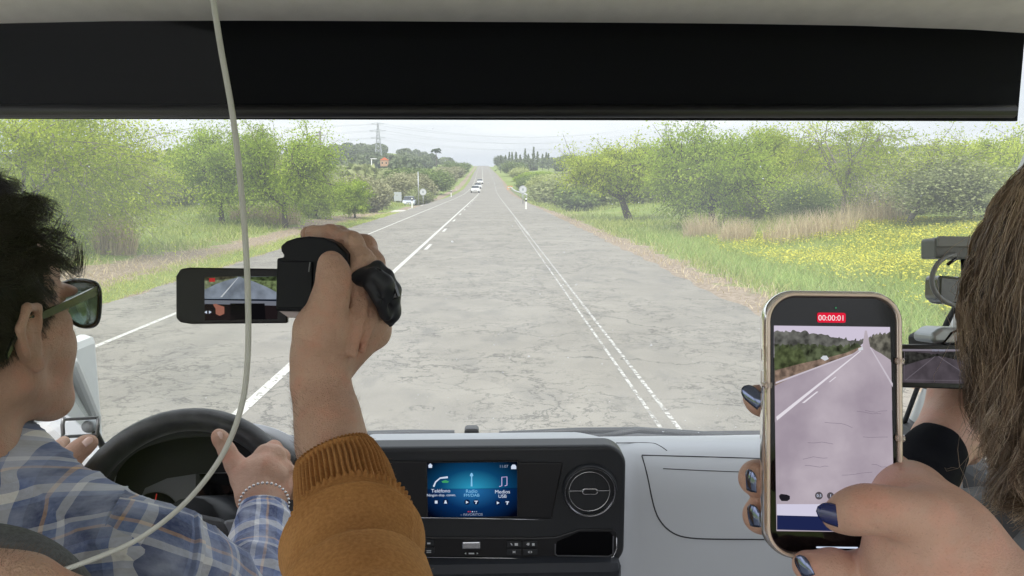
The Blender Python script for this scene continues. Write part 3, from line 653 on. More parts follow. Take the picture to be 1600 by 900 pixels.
def delineator(px, py, y, label, k=1.0):
    p = Y(px, py, y); d = empty('delineator_post', (p.x, y, float(ground_z(p.x, y)) - .05), label, 'delineator')
    prism('post', [(-.07, -.05), (.07, -.05), (.05, .06), (-.05, .06)], 0, .8 * k, white, d, False, bevel=.01)
    prism('black_band', [(-.075, -.055), (.075, -.055), (.055, .065), (-.055, .065)], .8 * k, .95 * k, dk, d, False)
    prism('cap', [(-.07, -.05), (.07, -.05), (.05, .06), (-.05, .06)], .95 * k, 1.06 * k, white, d, False)
delineator(822, 318, 62, 'white delineator post with black band on the right verge')
delineator(644, 322, 72, 'white delineator post in front of the parked car')
delineator(705, 304, 120, 'small white delineator post farther along the left verge', 1.3)
# utility pole, lamp, pylons, cables
def stand(name, px, py_top, y, label, cat):
    x = gx(px, y); z = float(ground_z(x, y)); zt = Y(px, py_top, y).z; return empty(name, (x, y, z), label, cat), zt - z
pole, h = stand('utility_pole', 507, 205, 120, 'plain dark utility pole rising above the left trees', 'utility pole')
tube('pole', [(0, 0, -.3), (0, 0, h)], [.2, .15], mat('tarred_wood', (.16, .15, .14), .9), pole, 8, world=False); box('crossarm', (0, 0, h - .6), (1.3, .12, .12), mat('tarred_wood', (.16, .15, .14)), pole, False)
tel, h = stand('telegraph_pole', 655, 268, 98, 'thin pale pole beside the left round sign', 'pole')
tube('pole', [(0, 0, -.3), (0, 0, h)], [.09, .07], galv, tel, 6, world=False)
lamp, h = stand('street_lamp', 584, 248, 180, 'white street lamp standing among the left bushes', 'street lamp')
tube('pole', [(0, 0, -.3), (0, 0, h)], [.14, .1], white, lamp, 6, world=False); box('lamp_head', (.5, 0, h), (1.4, .3, .2), white, lamp, False)
steel = mat('pylon_steel', (.42, .44, .46), .6, .3)
def pylon(px, y, top, label):
    p, h = stand('electricity_pylon', px, top, y, label, 'pylon'); k = h / 40; T = []
    wdt = lambda z: 3.6 * k * (1 - z / h) ** 1.3 + .5 * k
    zs = [h * t for t in (0, .12, .24, .36, .47, .57, .66, .74, .81, .87, .93, 1)]
    for sx in (-1, 1):
        for sy in (-1, 1): T.append(([(sx * wdt(z), sy * wdt(z), z) for z in zs], .16))
    for a, b_ in zip(zs[:-1], zs[1:]):
        for s in (-1, 1):
            T += [([(-wdt(a), s * wdt(a), a), (wdt(b_), s * wdt(b_), b_)], .1), ([(wdt(a), s * wdt(a), a), (-wdt(b_), s * wdt(b_), b_)], .1), ([(s * wdt(a), -wdt(a), a), (s * wdt(b_), wdt(b_), b_)], .1), ([(s * wdt(a), wdt(a), a), (s * wdt(b_), -wdt(b_), b_)], .1)]
    tubes('lattice_tower', T, steel, p, 4, world=False); arms = []
    for t, l in ((.62, 7.5), (.79, 8.8), (.96, 7)):
        z = h * t
        for s in (-1, 1):
            tubes('crossarm', [([(0, 0, z), (s * l * k, 0, z)], .14), ([(0, 0, z + 1.6 * k), (s * l * k, 0, z)], .1)], steel, p, 4, world=False)
            arms.append(Vector((s * l * k, 0, z)))
    return p, arms
p1, a1 = pylon(595, 520, 191, 'tall lattice electricity pylon on the left hill')
p2, a2 = pylon(1037, 560, 192, 'lattice electricity pylon above the trees on the right')
wirem = mat('power_wire', (.42, .43, .45), .6)
for i in range(6):
    a = p1.location + a1[i]; b_ = p2.location + a2[i]; t = np.linspace(0, 1, 17)[:, None]; P = np.array(a) * (1 - t) + np.array(b_) * t; P[:, 2] -= 4 * 9 * t[:, 0] * (1 - t[:, 0])
    o = tube('power_line', P, .065, wirem, None, 4); tag(o, 'thin power line sagging between the two pylons over the road', 'power line', 'power lines between the pylons')
    b_ = a + Vector((-330, -120 + 20 * (i % 2), -2)); P = np.array(a) * (1 - t) + np.array(b_) * t; P[:, 2] -= 4 * 7 * t[:, 0] * (1 - t[:, 0])
    o = tube('power_line', P, .06, wirem, None, 4); tag(o, 'thin power line running from the left pylon out of the frame', 'power line', 'power lines left of the pylon')
# ---- vehicles on the road
glassd = mat('vehicle_glass', (.03, .035, .04), .08, 0, spec=.8); tyre = mat('tyre_rubber', (.02, .02, .02), .8); hl = mat('headlight_glass', (.7, .72, .75), .1); plate = mat('plate_white', (.7, .7, .68), .5)
def car(x, y, z, rot, paint, label, group=None, k=1.0, name='car'):
    r = empty(name, (x, y, z), label, 'car', group); r.rotation_euler.z = rot; r.scale = (k, k, k)
    # side profile (length y, height z); front at -y
    prof = [(-2.1, .32), (-2.15, .55), (-2.0, .78), (-1.15, .95), (2.0, .98), (2.12, .7), (2.1, .35)]
    bm_ = bmesh.new(); L_ = [bm_.verts.new((-.86, a, b_)) for a, b_ in prof]; R_ = [bm_.verts.new((.86, a, b_)) for a, b_ in prof]
    bm_.faces.new(L_); bm_.faces.new(R_[::-1])
    for i in range(len(prof)): bm_.faces.new([L_[i], R_[i], R_[(i + 1) % 7], L_[(i + 1) % 7]][::-1])
    bmesh.ops.recalc_face_normals(bm_, faces=bm_.faces); bm_obj('body', bm_, paint, r, False, False, .08, 3)
    cab = [(-1.15, .93), (-.45, 1.42), (.9, 1.46), (1.75, .95)]
    bm_ = bmesh.new(); L_ = [bm_.verts.new((-.8 + (.14 if b_ > 1 else 0), a, b_)) for a, b_ in cab]; R_ = [bm_.verts.new((.8 - (.14 if b_ > 1 else 0), a, b_)) for a, b_ in cab]
    bm_.faces.new(L_); bm_.faces.new(R_[::-1])
    for i in range(4): bm_.faces.new([L_[i], R_[i], R_[(i + 1) % 4], L_[(i + 1) % 4]][::-1])
    bmesh.ops.recalc_face_normals(bm_, faces=bm_.faces); bm_obj('window_glass', bm_, glassd, r, False, False, .05, 2)
    box('roof', (0, .22, 1.455), (1.26, 1.4, .05), paint, r, False, .02)
    for s in (-1, 1):
        for yy in (-1.3, 1.3):
            M = Matrix.Translation((s * .78, yy, .32)) @ Matrix.Rotation(R(90), 4, 'Y'); w = lathe('wheel', [(.1, -.1), (.31, -.1), (.32, 0), (.31, .1), (.1, .1)], tyre, r, 16, M, False)
        box('headlight', (s * .62, -2.06, .68), (.3, .12, .14), hl, r, False, .03)
    box('number_plate', (0, -2.14, .45), (.5, .02, .11), plate, r, False); box('grille', (0, -2.12, .6), (.7, .04, .12), dk, r, False)
    return r
wp = mat('white_car_paint', (.75, .76, .77), .25, coat=.6); sp_ = mat('silver_car_paint', (.42, .46, .52), .3, .3, coat=.5); dp = mat('grey_car_paint', (.55, .56, .58), .3, coat=.5)
car(gx(742.5, 160) , 160, float(road_z(160)), R(3), wp, 'white oncoming car, the nearest of the three on the road', 'oncoming cars')
car(gx(746.5, 200), 200, float(road_z(200)), R(3), dp, 'light grey oncoming car behind the nearest white car', 'oncoming cars')
car(gx(750, 232), 232, float(road_z(232)), R(3), wp, 'white oncoming car, the farthest of the three on the road', 'oncoming cars')
xq = gx(641, 100); car(xq, 100, float(ground_z(xq, 100)) - .05, R(2), sp_, 'silver blue car parked off the road on the left verge', k=.92)
# small grey board beside the parked car
bx_ = gx(623, 96); bd = empty('notice_board', (bx_, 96, float(ground_z(bx_, 96))), 'grey notice board left of the parked car', 'board')
box('panel', (0, 0, 1.1), (.95, .06, 1.1), mat('board_grey', (.4, .42, .45), .6), bd, False, .01); boxes('leg', [((-.35, .05, .3), (.06, .06, .8))], galv, bd, False); boxes('leg', [((.35, .05, .3), (.06, .06, .8))], galv, bd, False)
# orange and white barrier on the right, guard rail
ob = empty('road_barrier', (XR + .75, 188, float(ground_z(XR + .75, 188)) + .02), 'orange and white works barrier on the right road edge', 'barrier')
org = mat('barrier_orange', (.70, .34, .16), .5)
for k in range(3): boxes('rail', [((0 + .1 * k, 0, .35 + .3 * k), (1.2, .06, .15))], org if k != 1 else white, ob, False)
for s in (-1, 1): box('foot', (s * .45, 0, .5), (.1, .35, 1.0), org, ob, False)
gr_ = empty('guard_rail', (0, 0, 0), 'low pale guard rail curving along the right road edge near the rise', 'guard rail')
yy = np.arange(104, 190, 4.0); xx = XR + .9 + 0 * yy
tubes('rail', [(np.stack([xx, yy, road_z(yy) + .6], 1), .12)], mat('rail_steel', (.5, .51, .52), .5, .3), gr_, 5)
for a, b_ in zip(xx[::2], yy[::2]): box('post', (a, b_, float(road_z(b_)) + .25), (.1, .1, .7), galv, gr_)
# pale stone slabs left kerb near the car
for (px, py, lab) in ((628, 328, 'pale concrete slab at the left road edge before the parked car'), (652, 325, 'pale concrete slab just right of the parked car'), (668, 317, 'pale concrete slab at the foot of the left round sign')):
    p = G(px, py); o = box('concrete_slab', (p.x - .2, p.y, float(ground_z(p.x, p.y)) + .02), (1.0, 2.6, .16), mat('pale_concrete', (.5, .48, .44), .9, var=.2, vscale=3), None, bevel=.03); tag(o, lab, 'slab')
# red roofed and white far houses
def house(px, y, w, h, roofc, label):
    x = gx(px, y); z = max(float(ground_z(x, y)), Y(px, 246, y).z - h * 1.45) if y > 200 else float(ground_z(x, y)); r = empty('house', (x, y, z), label, 'house')
    box('wall', (0, 0, h / 2), (w, w * .7, h), mat('ochre_wall', (.42, .26, .17), .8) if y > 200 else mat('lime_wall', (.62, .6, .56), .8), r, False)
    prism('roof', [(-w * .55, 0), (w * .55, 0), (0, h * .45)], -w * .4, w * .4, roofc, r, False, M=Matrix.Translation((0, 0, h + .01)) @ Matrix.Rotation(R(90), 4, 'X'))
    for s in (-1, 1): box('window', (s * w * .25, -w * .352, h * .55), (w * .14, .06, h * .3), glassd, r, False)
house(604, 330, 3.4, 2.6, mat('red_tiles', (.62, .16, .07), .8), 'far house with an orange red roof among the left hill trees')
house(1560, 90, 8, 4.5, mat('white_roof', (.7, .7, .7), .6), 'low white house glimpsed behind the far right trees')

# ---- air: faint haze between here and the far hills
zlo = float(GZ.min()) - 1.0
hz = box('haze', (0, 350, (zlo + 75) / 2), (5700, 6700, 75 - zlo), None); hz.data.materials.clear()
hm_ = bpy.data.materials.new('thin_air_haze'); hm_.use_nodes = True; n = hm_.node_tree; n.nodes.clear(); o_ = n.nodes.new('ShaderNodeOutputMaterial'); pv = n.nodes.new('ShaderNodeVolumePrincipled'); pv.inputs['Color'].default_value = (.88, .92, 1, 1); pv.inputs['Density'].default_value = .00028
n.links.new(pv.outputs[0], o_.inputs['Volume']); hz.data.materials.append(hm_); tag(hz, 'faint pale haze over the far fields and hills', 'haze', kind='stuff')
# ================================================================== THE VAN CABIN
van = empty('van', (0, 1.2, .5), 'van cabin with pale grey dashboard, black centre console and wide windscreen', 'van')
dashm = mat('dash_grey_plastic', (.46, .475, .50), .55, bump=.12, bscale=900, dist=.0006, var=.03, vscale=3)
dashl = mat('dash_top_plastic', (.52, .53, .56), .5, bump=.1, bscale=900, dist=.0006)
blackp = mat('black_console_plastic', (.022, .024, .028), .42, bump=.08, bscale=900, dist=.0004)
satin = mat('satin_black', (.012, .012, .014), .3)
gloss = mat('gloss_black', (.006, .006, .007), .08, coat=.5)
chrome = mat('satin_chrome', (.62, .63, .65), .22, 1)
trimw = mat('pale_pillar_trim', (.62, .63, .62), .6, bump=.1, bscale=600, dist=.0006)
liner = mat('headliner_fabric', (.72, .70, .66), .95, var=.06, vscale=30, bump=.25, bscale=500, dist=.001)
rub = mat('black_rubber', (.012, .012, .013), .6)
def surf(name, cols, rows, fn, m, parent=None, th=0, smooth=True):
    V = [fn(c, r) for c in cols for r in rows]; nr = len(rows); F = [(i * nr + j, i * nr + j + 1, (i + 1) * nr + j + 1, (i + 1) * nr + j) for i in range(len(cols) - 1) for j in range(nr - 1)]
    o = pydata(name, V, F, m, parent, True, smooth)
    if th: s = o.modifiers.new('t', 'SOLIDIFY'); s.thickness = th; s.offset = -1
    return o
# dashboard: section swept across the van; the middle carries a raised hump
sec_r = smoothpath([(1.93, 1.338), (1.75, 1.398), (1.60, 1.446), (1.47, 1.488), (1.41, 1.496), (1.375, 1.478), (1.352, 1.44), (1.335, 1.38), (1.315, 1.30), (1.29, 1.2), (1.27, 1.08), (1.30, .9), (1.4, .6)], 60)
sec_c = smoothpath([(1.93, 1.338), (1.75, 1.408), (1.60, 1.462), (1.47, 1.498), (1.38, 1.526), (1.33, 1.539), (1.31, 1.52), (1.305, 1.46), (1.30, 1.38), (1.29, 1.26), (1.27, 1.08), (1.30, .9), (1.4, .6)], 60)
sec_l = smoothpath([(1.93, 1.338), (1.80, 1.38), (1.74, 1.395), (1.70, 1.39), (1.68, 1.36), (1.67, 1.3), (1.66, 1.25), (1.64, 1.2), (1.62, 1.15), (1.6, 1.1), (1.5, 1.0), (1.45, .9), (1.5, .6)], 60)
def dash_pt(x, i):
    t = np.clip((x - .18) / .09, 0, 1); t = t * t * (3 - 2 * t); y, z = sec_c[i] * (1 - t) + sec_r[i] * t
    u = np.clip((-.26 - x) / .05, 0, 1); yl, zl = sec_l[i]; y, z = y * (1 - u) + yl * u, z * (1 - u) + zl * u
    return (x, y + .0 * x * x + .03 * max(0, abs(x) - .6) ** 1, z)
dash = surf('dashboard', np.unique(np.concatenate([np.linspace(-.34, -.24, 8), np.linspace(-.92, .15, 24), np.linspace(.15, .3, 14), np.linspace(.3, .95, 24)])), range(60), dash_pt, dashm, van)
def on_dash(px, py):
    """a spot on the front face of the dashboard"""
    best = None; r = ray(px, py)
    for i in range(0, 59):
        for s in np.linspace(0, 1, 6):
            t = None
            x0 = r.x * 1.35 / r.y; a = np.array(dash_pt(x0, i)) * (1 - s) + np.array(dash_pt(x0, i + 1)) * s
            k = a[1] / r.y; p = C0 + r * k; e = abs(p.z - a[2])
            if best is None or e < best[0]: best = (e, p)
    return best[1]
# glove box seam and shelf seams, thin dark grooves
def seam(pts, rad=.0013):
    P = np.array([on_dash(*q) for q in smoothpath(pts, 40)]); P = relaxline(P); P[:, 1] -= .0003; return tube('seam', P, rad, satin, dash, 5)
def relaxline(P):
    P = P.copy()
    for _ in range(3): P[1:-1] = .5 * P[1:-1] + .25 * (P[:-2] + P[2:])
    return P
seam([(1003, 712), (1012, 745), (1020, 785), (1030, 812), (1050, 832), (1080, 841), (1150, 842.5), (1240, 843), (1400, 845)])
seam([(1003, 711), (1080, 713), (1150, 715), (1240, 718), (1400, 722)], .0011)
seam([(1036, 732), (1100, 735), (1180, 738), (1240, 739)], .0008)
seam([(963, 692), (1015, 692), (1030, 696), (1042, 704)], .001)
# defroster slots on top
lathe('defroster_slot', [(.05, 0), (.05, .002)], satin, dash, 24, Matrix.Translation(Y(985, 692.5, 1.5) + Vector((0, 0, .004))) @ Matrix.Rotation(R(-16), 4, 'X') @ Matrix.Diagonal((.8, .25, 1, 1)))
# centre console panel
cy = 1.262
def CP(px, py): return Y(px, py, cy)
tl, br = CP(455, 701), CP(975, 886); cw, ch = br.x - tl.x, tl.z - br.z; cc = Vector(((tl.x + br.x) / 2, cy, (tl.z + br.z) / 2))
CMx = Matrix.Translation(cc) @ Matrix.Rotation(R(90), 4, 'X')         # local x right, y up, z towards the seats
def cl(px, py, z=0): p = CP(px, py); return (p.x - cc.x, p.z - cc.z, z)
panel = prism('centre_panel', rrect(cw, ch, .037, 10), -.045, 0, blackp, van, M=CMx, bevel=.007, seg=4)
# lighter recessed band with screen wings
prism('screen_bezel', [cl(590, 719)[:2], cl(880, 722)[:2], cl(862, 810)[:2], cl(590, 805)[:2]], -.002, .0035, satin, panel, M=CMx, bevel=.003)
tube('chrome_strip', [CMx @ Vector(cl(590, 806, .006)), CMx @ Vector(cl(760, 808, .006)), CMx @ Vector(cl(852, 810.5, .005))], [.0012, .0012, .0004], chrome, panel, 6)
# display
dispm = None
s0, s1 = cl(665.5, 720.5), cl(810, 806); dw, dh = s1[0] - s0[0], s0[1] - s1[1]
DM = CMx @ Matrix.Translation(((s0[0] + s1[0]) / 2, (s0[1] + s1[1]) / 2, .005))
disp = prism('infotainment_display', rrect(dw, dh, .002, 2), -.004, 0, gloss, van, M=DM)
def grad_screen():
    m = bpy.data.materials.new('blue_screen_picture'); m.use_nodes = True; n_ = m.node_tree; n_.nodes.clear(); l = n_.links.new
    o = n_.nodes.new('ShaderNodeOutputMaterial'); e = n_.nodes.new('ShaderNodeEmission'); uvn = n_.nodes.new('ShaderNodeTexCoord'); sp = n_.nodes.new('ShaderNodeSeparateXYZ'); l(uvn.outputs['UV'], sp.inputs[0])
    mp_ = n_.nodes.new('ShaderNodeMapping'); mp_.inputs['Location'].default_value = (-.78, -.76, 0); mp_.inputs['Scale'].default_value = (1.56, 1.5, 1); l(uvn.outputs['UV'], mp_.inputs[0])
    g = n_.nodes.new('ShaderNodeTexGradient'); g.gradient_type = 'SPHERICAL'; l(mp_.outputs[0], g.inputs[0])
    r1 = n_.nodes.new('ShaderNodeValToRGB'); r1.color_ramp.elements[0].color = (.001, .002, .008, 1); r1.color_ramp.elements[1].color = (.03, .24, .48, 1); l(g.outputs[0], r1.inputs[0])
    x = r1.color_ramp.elements.new(.45); x.color = (.004, .04, .13, 1)
    r2 = n_.nodes.new('ShaderNodeValToRGB'); r2.color_ramp.elements[0].position = .515; r2.color_ramp.elements[0].color = (.6, .6, .75, 1); r2.color_ramp.elements[1].position = .53; r2.color_ramp.elements[1].color = (.9, 1.3, 1.05, 1)
    x = r2.color_ramp.elements.new(.52); x.color = (.1, .35, .4, 1)
    l(sp.outputs[1], r2.inputs[0]); mm = n_.nodes.new('ShaderNodeMix'); mm.data_type = 'RGBA'; mm.blend_type = 'MULTIPLY'; mm.inputs[0].default_value = 1; l(r1.outputs[0], mm.inputs[6]); l(r2.outputs[0], mm.inputs[7])
    l(mm.outputs[2], e.inputs[0]); e.inputs[1].default_value = 1.0 / 2 ** EXPO; l(e.outputs[0], o.inputs[0]); return m
V = [DM @ Vector((sx * dw * .485, sy * dh * .485, .0004)) for sx, sy in ((-1, -1), (1, -1), (1, 1), (-1, 1))]
pydata('screen_picture', V, [(0, 1, 2, 3)], grad_screen(), disp, uv=[(0, 0), (1, 0), (1, 1), (0, 1)])
scw = screenmat('screen_white', (205, 215, 235)); scg = screenmat('screen_green', (60, 150, 100)); scp = screenmat('screen_lilac', (200, 180, 225)); sclb = screenmat('screen_pale_blue', (130, 190, 230)); scdk = screenmat('screen_button', (12, 28, 60)); scr = screenmat('screen_red', (200, 60, 60)); scm = screenmat('screen_mid_grey', (140, 150, 170))
def dl_(px, py, z=.0008): a = cl(px, py); return Matrix.Translation((a[0] - (s0[0] + s1[0]) / 2, a[1] - (s0[1] + s1[1]) / 2, z))
def dtext(s, px, py, size, m=scw, name='caption'): return text(name, s, DM @ dl_(px, py), size * 1.26 / FPX, m, disp, 0)
dtext('Teléfono', 689, 765, 8.6); dtext('Ningún disp. conec.', 690, 771.6, 6.0); dtext('Radio', 737, 765.5, 8.4, sclb); dtext('FM/DAB', 737, 772, 7.4, sclb); dtext('Medios', 785, 766.5, 8.6); dtext('USB', 785, 773.5, 8)
dtext('11:07', 787, 727, 6.6, scm, 'clock'); dtext('– FAVORITOS', 737, 802, 6, scm)
def dpoly(name, pts, m, z=.0008): return pydata(name, [DM @ (dl_(*p, z).to_translation()) for p in pts], [tuple(range(len(pts)))], m, disp)
dpoly('home_icon', [(669, 725.5), (672.8, 722), (676.5, 725.5), (675.5, 725.5), (675.5, 729), (670, 729), (670, 725.5)][::-1], scw)
dpoly('car_icon', [(798.5, 731), (798.5, 727), (800.5, 724), (804.5, 724), (806.5, 727), (806.5, 731)][::-1], scw)
tubes('phone_icon', [([DM @ dl_(678 + 0, 758, .001).to_translation(), DM @ dl_(681, 751, .001).to_translation(), DM @ dl_(688, 745, .001).to_translation(), DM @ dl_(700, 743.5, .001).to_translation()], [.0016, .0012, .0012, .0017])], scw, disp, 6)
dpoly('phone_accent', [(690, 750), (696, 748), (702, 750), (700, 752.5), (692, 752.5)][::-1], scg)
dpoly('radio_mast_icon', [(735.6, 758), (736.2, 743), (734.2, 741), (736.2, 737), (737.8, 737), (739.8, 741), (737.8, 743), (738.4, 758)][::-1], sclb)
tubes('music_icon', [([DM @ dl_(*q, .001).to_translation() for q in ((780, 758), (784, 757), (784, 743.5), (792, 743), (792, 756), (788.5, 757))], .0007)], scp, disp, 5)
for px_, py_ in ((682, 782), (696.5, 782), (730, 782.5), (744, 782.5), (778, 783.5), (792.5, 783.5)):
    lathe('button_ring', [(.0048, 0), (.0048, .0002)], scdk, disp, 20, DM @ dl_(px_, py_, .0005)); 
for px_, py_ in ((730, 782.5), (778, 783.5)): dpoly('play_icon', [(px_ - 1.8, py_ - 2.4), (px_ - 1.8, py_ + 2.4), (px_ + 2.4, py_)], scw, .001)
for px_, py_ in ((744, 782.5), (792.5, 783.5)): dpoly('note_icon', [(px_ - 2.6, py_ - 2.4), (px_ - 2.6, py_ - .8), (px_ - .2, py_ - .8), (px_ - 1.4, py_ + 2.6), (px_ + .6, py_ + 2.6), (px_ + 1.2, py_ - .8), (px_ + 2.6, py_ - .8), (px_ + 2.6, py_ - 2.4)], scw, .001)
dpoly('list_icon', [(679.8, 780), (679.8, 784.5), (684, 784.5), (684, 780)], scw, .001); dpoly('contact_icon', [(694, 784.5), (699, 784.5), (698, 782.2), (697.6, 779.5), (695.4, 779.5), (695, 782.2)], scw, .001)
for k in range(5): dpoly('page_dot', [(731 + 3.2 * k, 796.4), (731 + 3.2 * k, 798), (732.6 + 3.2 * k, 798), (732.6 + 3.2 * k, 796.4)], scr if k < 2 else scw if k == 2 else scm, .001)
# round air vent
vc = cl(921, 765.5); VM = CMx @ Matrix.Translation(vc); k_ = 1.285 / FPX
vent = lathe('air_vent', [(.2 * k_, -.004), (38 * k_, -.004), (39.5 * k_, .008), (42 * k_, .012), (43.5 * k_, .008), (45 * k_, 0), (45 * k_, -.01)], blackp, van, 48, VM)
lathe('vent_ring', [(38.6 * k_, .0085), (40.5 * k_, .0125), (40.9 * k_, .0115), (39 * k_, .0075)], mat('dark_chrome', (.22, .22, .24), .25, 1), vent, 48, VM, cap=False)
lathe('vent_ring', [(32 * k_, -.001), (33.2 * k_, .0012), (33.8 * k_, -.001), (33 * k_, -.003)], chrome, vent, 48, VM @ Matrix.Translation((0, -.003, 0)), cap=False)
lathe('vent_hole', [(37 * k_, -.0035), (37 * k_, -.0025)], mat('vent_shade_black', (.004, .004, .005), .9, spec=.1), vent, 40, VM)  # flat near-black disc, the shade inside the vent put into its colour
boxes('vent_fin', [((-22 * k_, 0, .001), (20 * k_, 1.2 * k_, .006)), ((22 * k_, 0, .001), (20 * k_, 1.2 * k_, .006))], chrome, vent, M=VM)
for a in (-16, -8, 8, 16): boxes('vent_fin', [((a * k_, 17 * k_, -.001), (1.2 * k_, 18 * k_, .003))], blackp, vent, M=VM)
prism('vent_knob', rrect(26 * k_, 11 * k_, 5 * k_, 6), 0, .008, chrome, vent, M=VM, bevel=.001); prism('vent_knob_face', rrect(22 * k_, 7 * k_, 3.4 * k_, 6), .006, .0088, satin, vent, M=VM)
# control row
row = prism('control_row', [cl(600, 838)[:2], cl(838, 839)[:2], cl(868, 838)[:2], cl(905, 826)[:2], cl(958, 826)[:2], cl(963, 832)[:2], cl(963, 866)[:2], cl(955, 872)[:2], cl(600, 868)[:2]][::-1], -.002, .0025, satin, panel, M=CMx, bevel=.002)
tube('chrome_strip', [CMx @ Vector(cl(*q, .0045)) for q in ((600, 868.5), (780, 870), (940, 872.5), (958, 868), (963, 855), (962.5, 838))], .0009, chrome, panel, 6)
prism('storage_recess', [cl(868, 862)[:2], cl(870, 845)[:2], cl(905, 830)[:2], cl(953, 830)[:2], cl(957, 835)[:2], cl(957, 862)[:2], cl(952, 866)[:2], cl(871, 866)[:2]], .0022, .0034, mat('recess_shade_black', (.003, .003, .004), .9, spec=.1), panel, M=CMx)  # flat near-black plate, the shade of the recess put into its colour
tubes('recess_edge', [([CMx @ Vector(cl(*q, .0042)) for q in ((867, 848), (867, 864), (871, 866.5), (950, 867.5), (957, 864), (957.5, 836))], .0011)], mat('recess_rim', (.1, .1, .11), .4), panel, 5)
boxes('volume_roller', [((*cl(736.5, 849)[:2], .004), (30 * k_, 12.5 * k_, .010))], chrome, panel, M=CMx, bevel=.002)
for px_, s in ((803, '↶|⎙'), (828, '◔|⚙')): pass
mk = mat('button_print', (.6, .62, .65), .5)
def ctext(s, px, py, size): text('button_mark', s, CMx @ Matrix.Translation((*cl(px, py)[:2], .0062)), size * k_, mk, panel, 0)
boxes('button', [((*cl(803, 848)[:2], .004), (23 * k_, 10 * k_, .004))], blackp, panel, M=CMx, bevel=.0008); boxes('button', [((*cl(828, 848)[:2], .004), (23 * k_, 10 * k_, .004))], blackp, panel, M=CMx, bevel=.0008)
boxes('button', [((*cl(803, 860)[:2], .004), (23 * k_, 10 * k_, .004))], blackp, panel, M=CMx, bevel=.0008); boxes('button', [((*cl(828, 860)[:2], .004), (23 * k_, 10 * k_, .004))], blackp, panel, M=CMx, bevel=.0008)
boxes('button', [((*cl(671, 846)[:2], .004), (16 * k_, 10 * k_, .004))], blackp, panel, M=CMx, bevel=.0008); boxes('button', [((*cl(671, 858)[:2], .004), (16 * k_, 10 * k_, .004))], blackp, panel, M=CMx, bevel=.0008)
def mark(pts, lines=None):
    V, F = [], []
    for q in pts: o = len(V); V += [CMx @ Vector((*cl(*p)[:2], .0064)) for p in q]; F.append(tuple(range(o, o + len(q))))
    pydata('button_mark', V, F, mk, panel)
mark([[(797, 846), (799, 849.5), (801, 849.5), (799, 846)], [(804, 846), (804, 850), (809, 850), (809, 846)]]); mark([[(822, 848), (825, 850), (827, 849), (827, 845.5), (824, 845.5)], [(831, 846), (831, 850), (835, 850), (835, 846)]])
mark([[(801, 857.5), (801, 862), (803, 860.5), (805, 862), (805, 857.5), (803, 859)]]); mark([[(824.5, 859.8), (827, 862), (827, 857.6)], [(829, 857.6), (829, 862), (831.5, 859.8)]])
mark([[(668, 845), (668, 847.6), (673, 847.6), (673, 845)]]); mark([[(667, 857.2), (667, 858.6), (674, 858.6), (674, 857.2)], [(667, 859.8), (667, 861), (674, 861), (674, 859.8)]])
mark([[(726, 862), (728.5, 863.6), (728.5, 860.4)], [(745, 860.4), (745, 863.6), (747.5, 862)], [(732.5, 861), (732.5, 863.2), (741, 863.2), (741, 861)]])
# lower console
box('lower_console', (cc.x, 1.29, 1.17), (cw * .98, .1, .36), mat('dark_blue_plastic', (.018, .021, .028), .5), van, bevel=.02)
# instrument hood and cluster
hood_o = smoothpath([(150, 800), (165, 735), (205, 690), (270, 668), (330, 664), (385, 668), (425, 690), (452, 722), (468, 770), (472, 830)], 40)
hood_i = smoothpath([(163, 800), (178, 742), (213, 703), (270, 684), (330, 679), (376, 684), (410, 703), (433, 732), (448, 775), (452, 830)], 40)
V, F = [], []
rings = [([Y(*p, 1.62) for p in hood_o * np.array([1, 1]) + np.array([8, -2])]), ([Y(*p, 1.36) for p in hood_o]), ([Y(*p, 1.345) for p in (hood_o + hood_i) / 2]), ([Y(*p, 1.36) for p in hood_i]), ([Y(*p, 1.50) for p in hood_i])]
for r_ in rings: V += r_
for j in range(4):
    for i in range(39): F.append((j * 40 + i, j * 40 + i + 1, (j + 1) * 40 + i + 1, (j + 1) * 40 + i))
hood = pydata('instrument_hood', V, F, blackp, van, True, True); s_ = hood.modifiers.new('t', 'SOLIDIFY'); s_.thickness = .004
# grey shoulder of dash sweeping down right of the hood
sh_o = smoothpath([(320, 664), (380, 660), (425, 668), (465, 684), (520, 692), (575, 694)], 30); sh_i = smoothpath([(340, 676), (384, 674), (415, 692), (440, 716), (455, 760), (458, 830)], 30)
V = [Y(*p, 1.55) for p in sh_o] + [Y(*p, 1.40) for p in sh_o * .98 + np.array([8, 14])] + [Y(*p, 1.385) for p in sh_i + np.array([14, 0])] + [Y(*p, 1.42) for p in sh_i]
pydata('instrument_surround', V, [(j * 30 + i, j * 30 + i + 1, (j + 1) * 30 + i + 1, (j + 1) * 30 + i) for j in range(3) for i in range(29)], dashl, van, True, True)
IM = Matrix.Translation(Y(305, 772, 1.44)) @ Matrix.Rotation(R(90), 4, 'X') @ Matrix.Rotation(R(-12), 4, 'X')
kc = 1.53 / FPX
clus = prism('instrument_cluster', [p for p in [((q[0] - 305) * kc * 1.02, (772 - q[1]) * kc * 1.02) for q in hood_i[::2]]], -.01, 0, mat('cluster_black', (.02, .02, .022), .5), van, M=IM)
def IL(px, py, z=.002): return IM @ Matrix.Translation(((px - 305) * kc, (772 - py) * kc, z))
prism('cluster_face', [((x - 305) * kc, (772 - y) * kc) for x, y in ((218, 790), (230, 762), (262, 748), (310, 741), (380, 739), (420, 745), (430, 800), (300, 830), (218, 830))], 0, .0015, mat('cluster_grey', (.24, .245, .26), .55), clus, M=IM)
g1 = lathe('gauge', [(37 * kc, 0), (37 * kc, .003)], satin, clus, 40, IL(246, 805))
TK = []
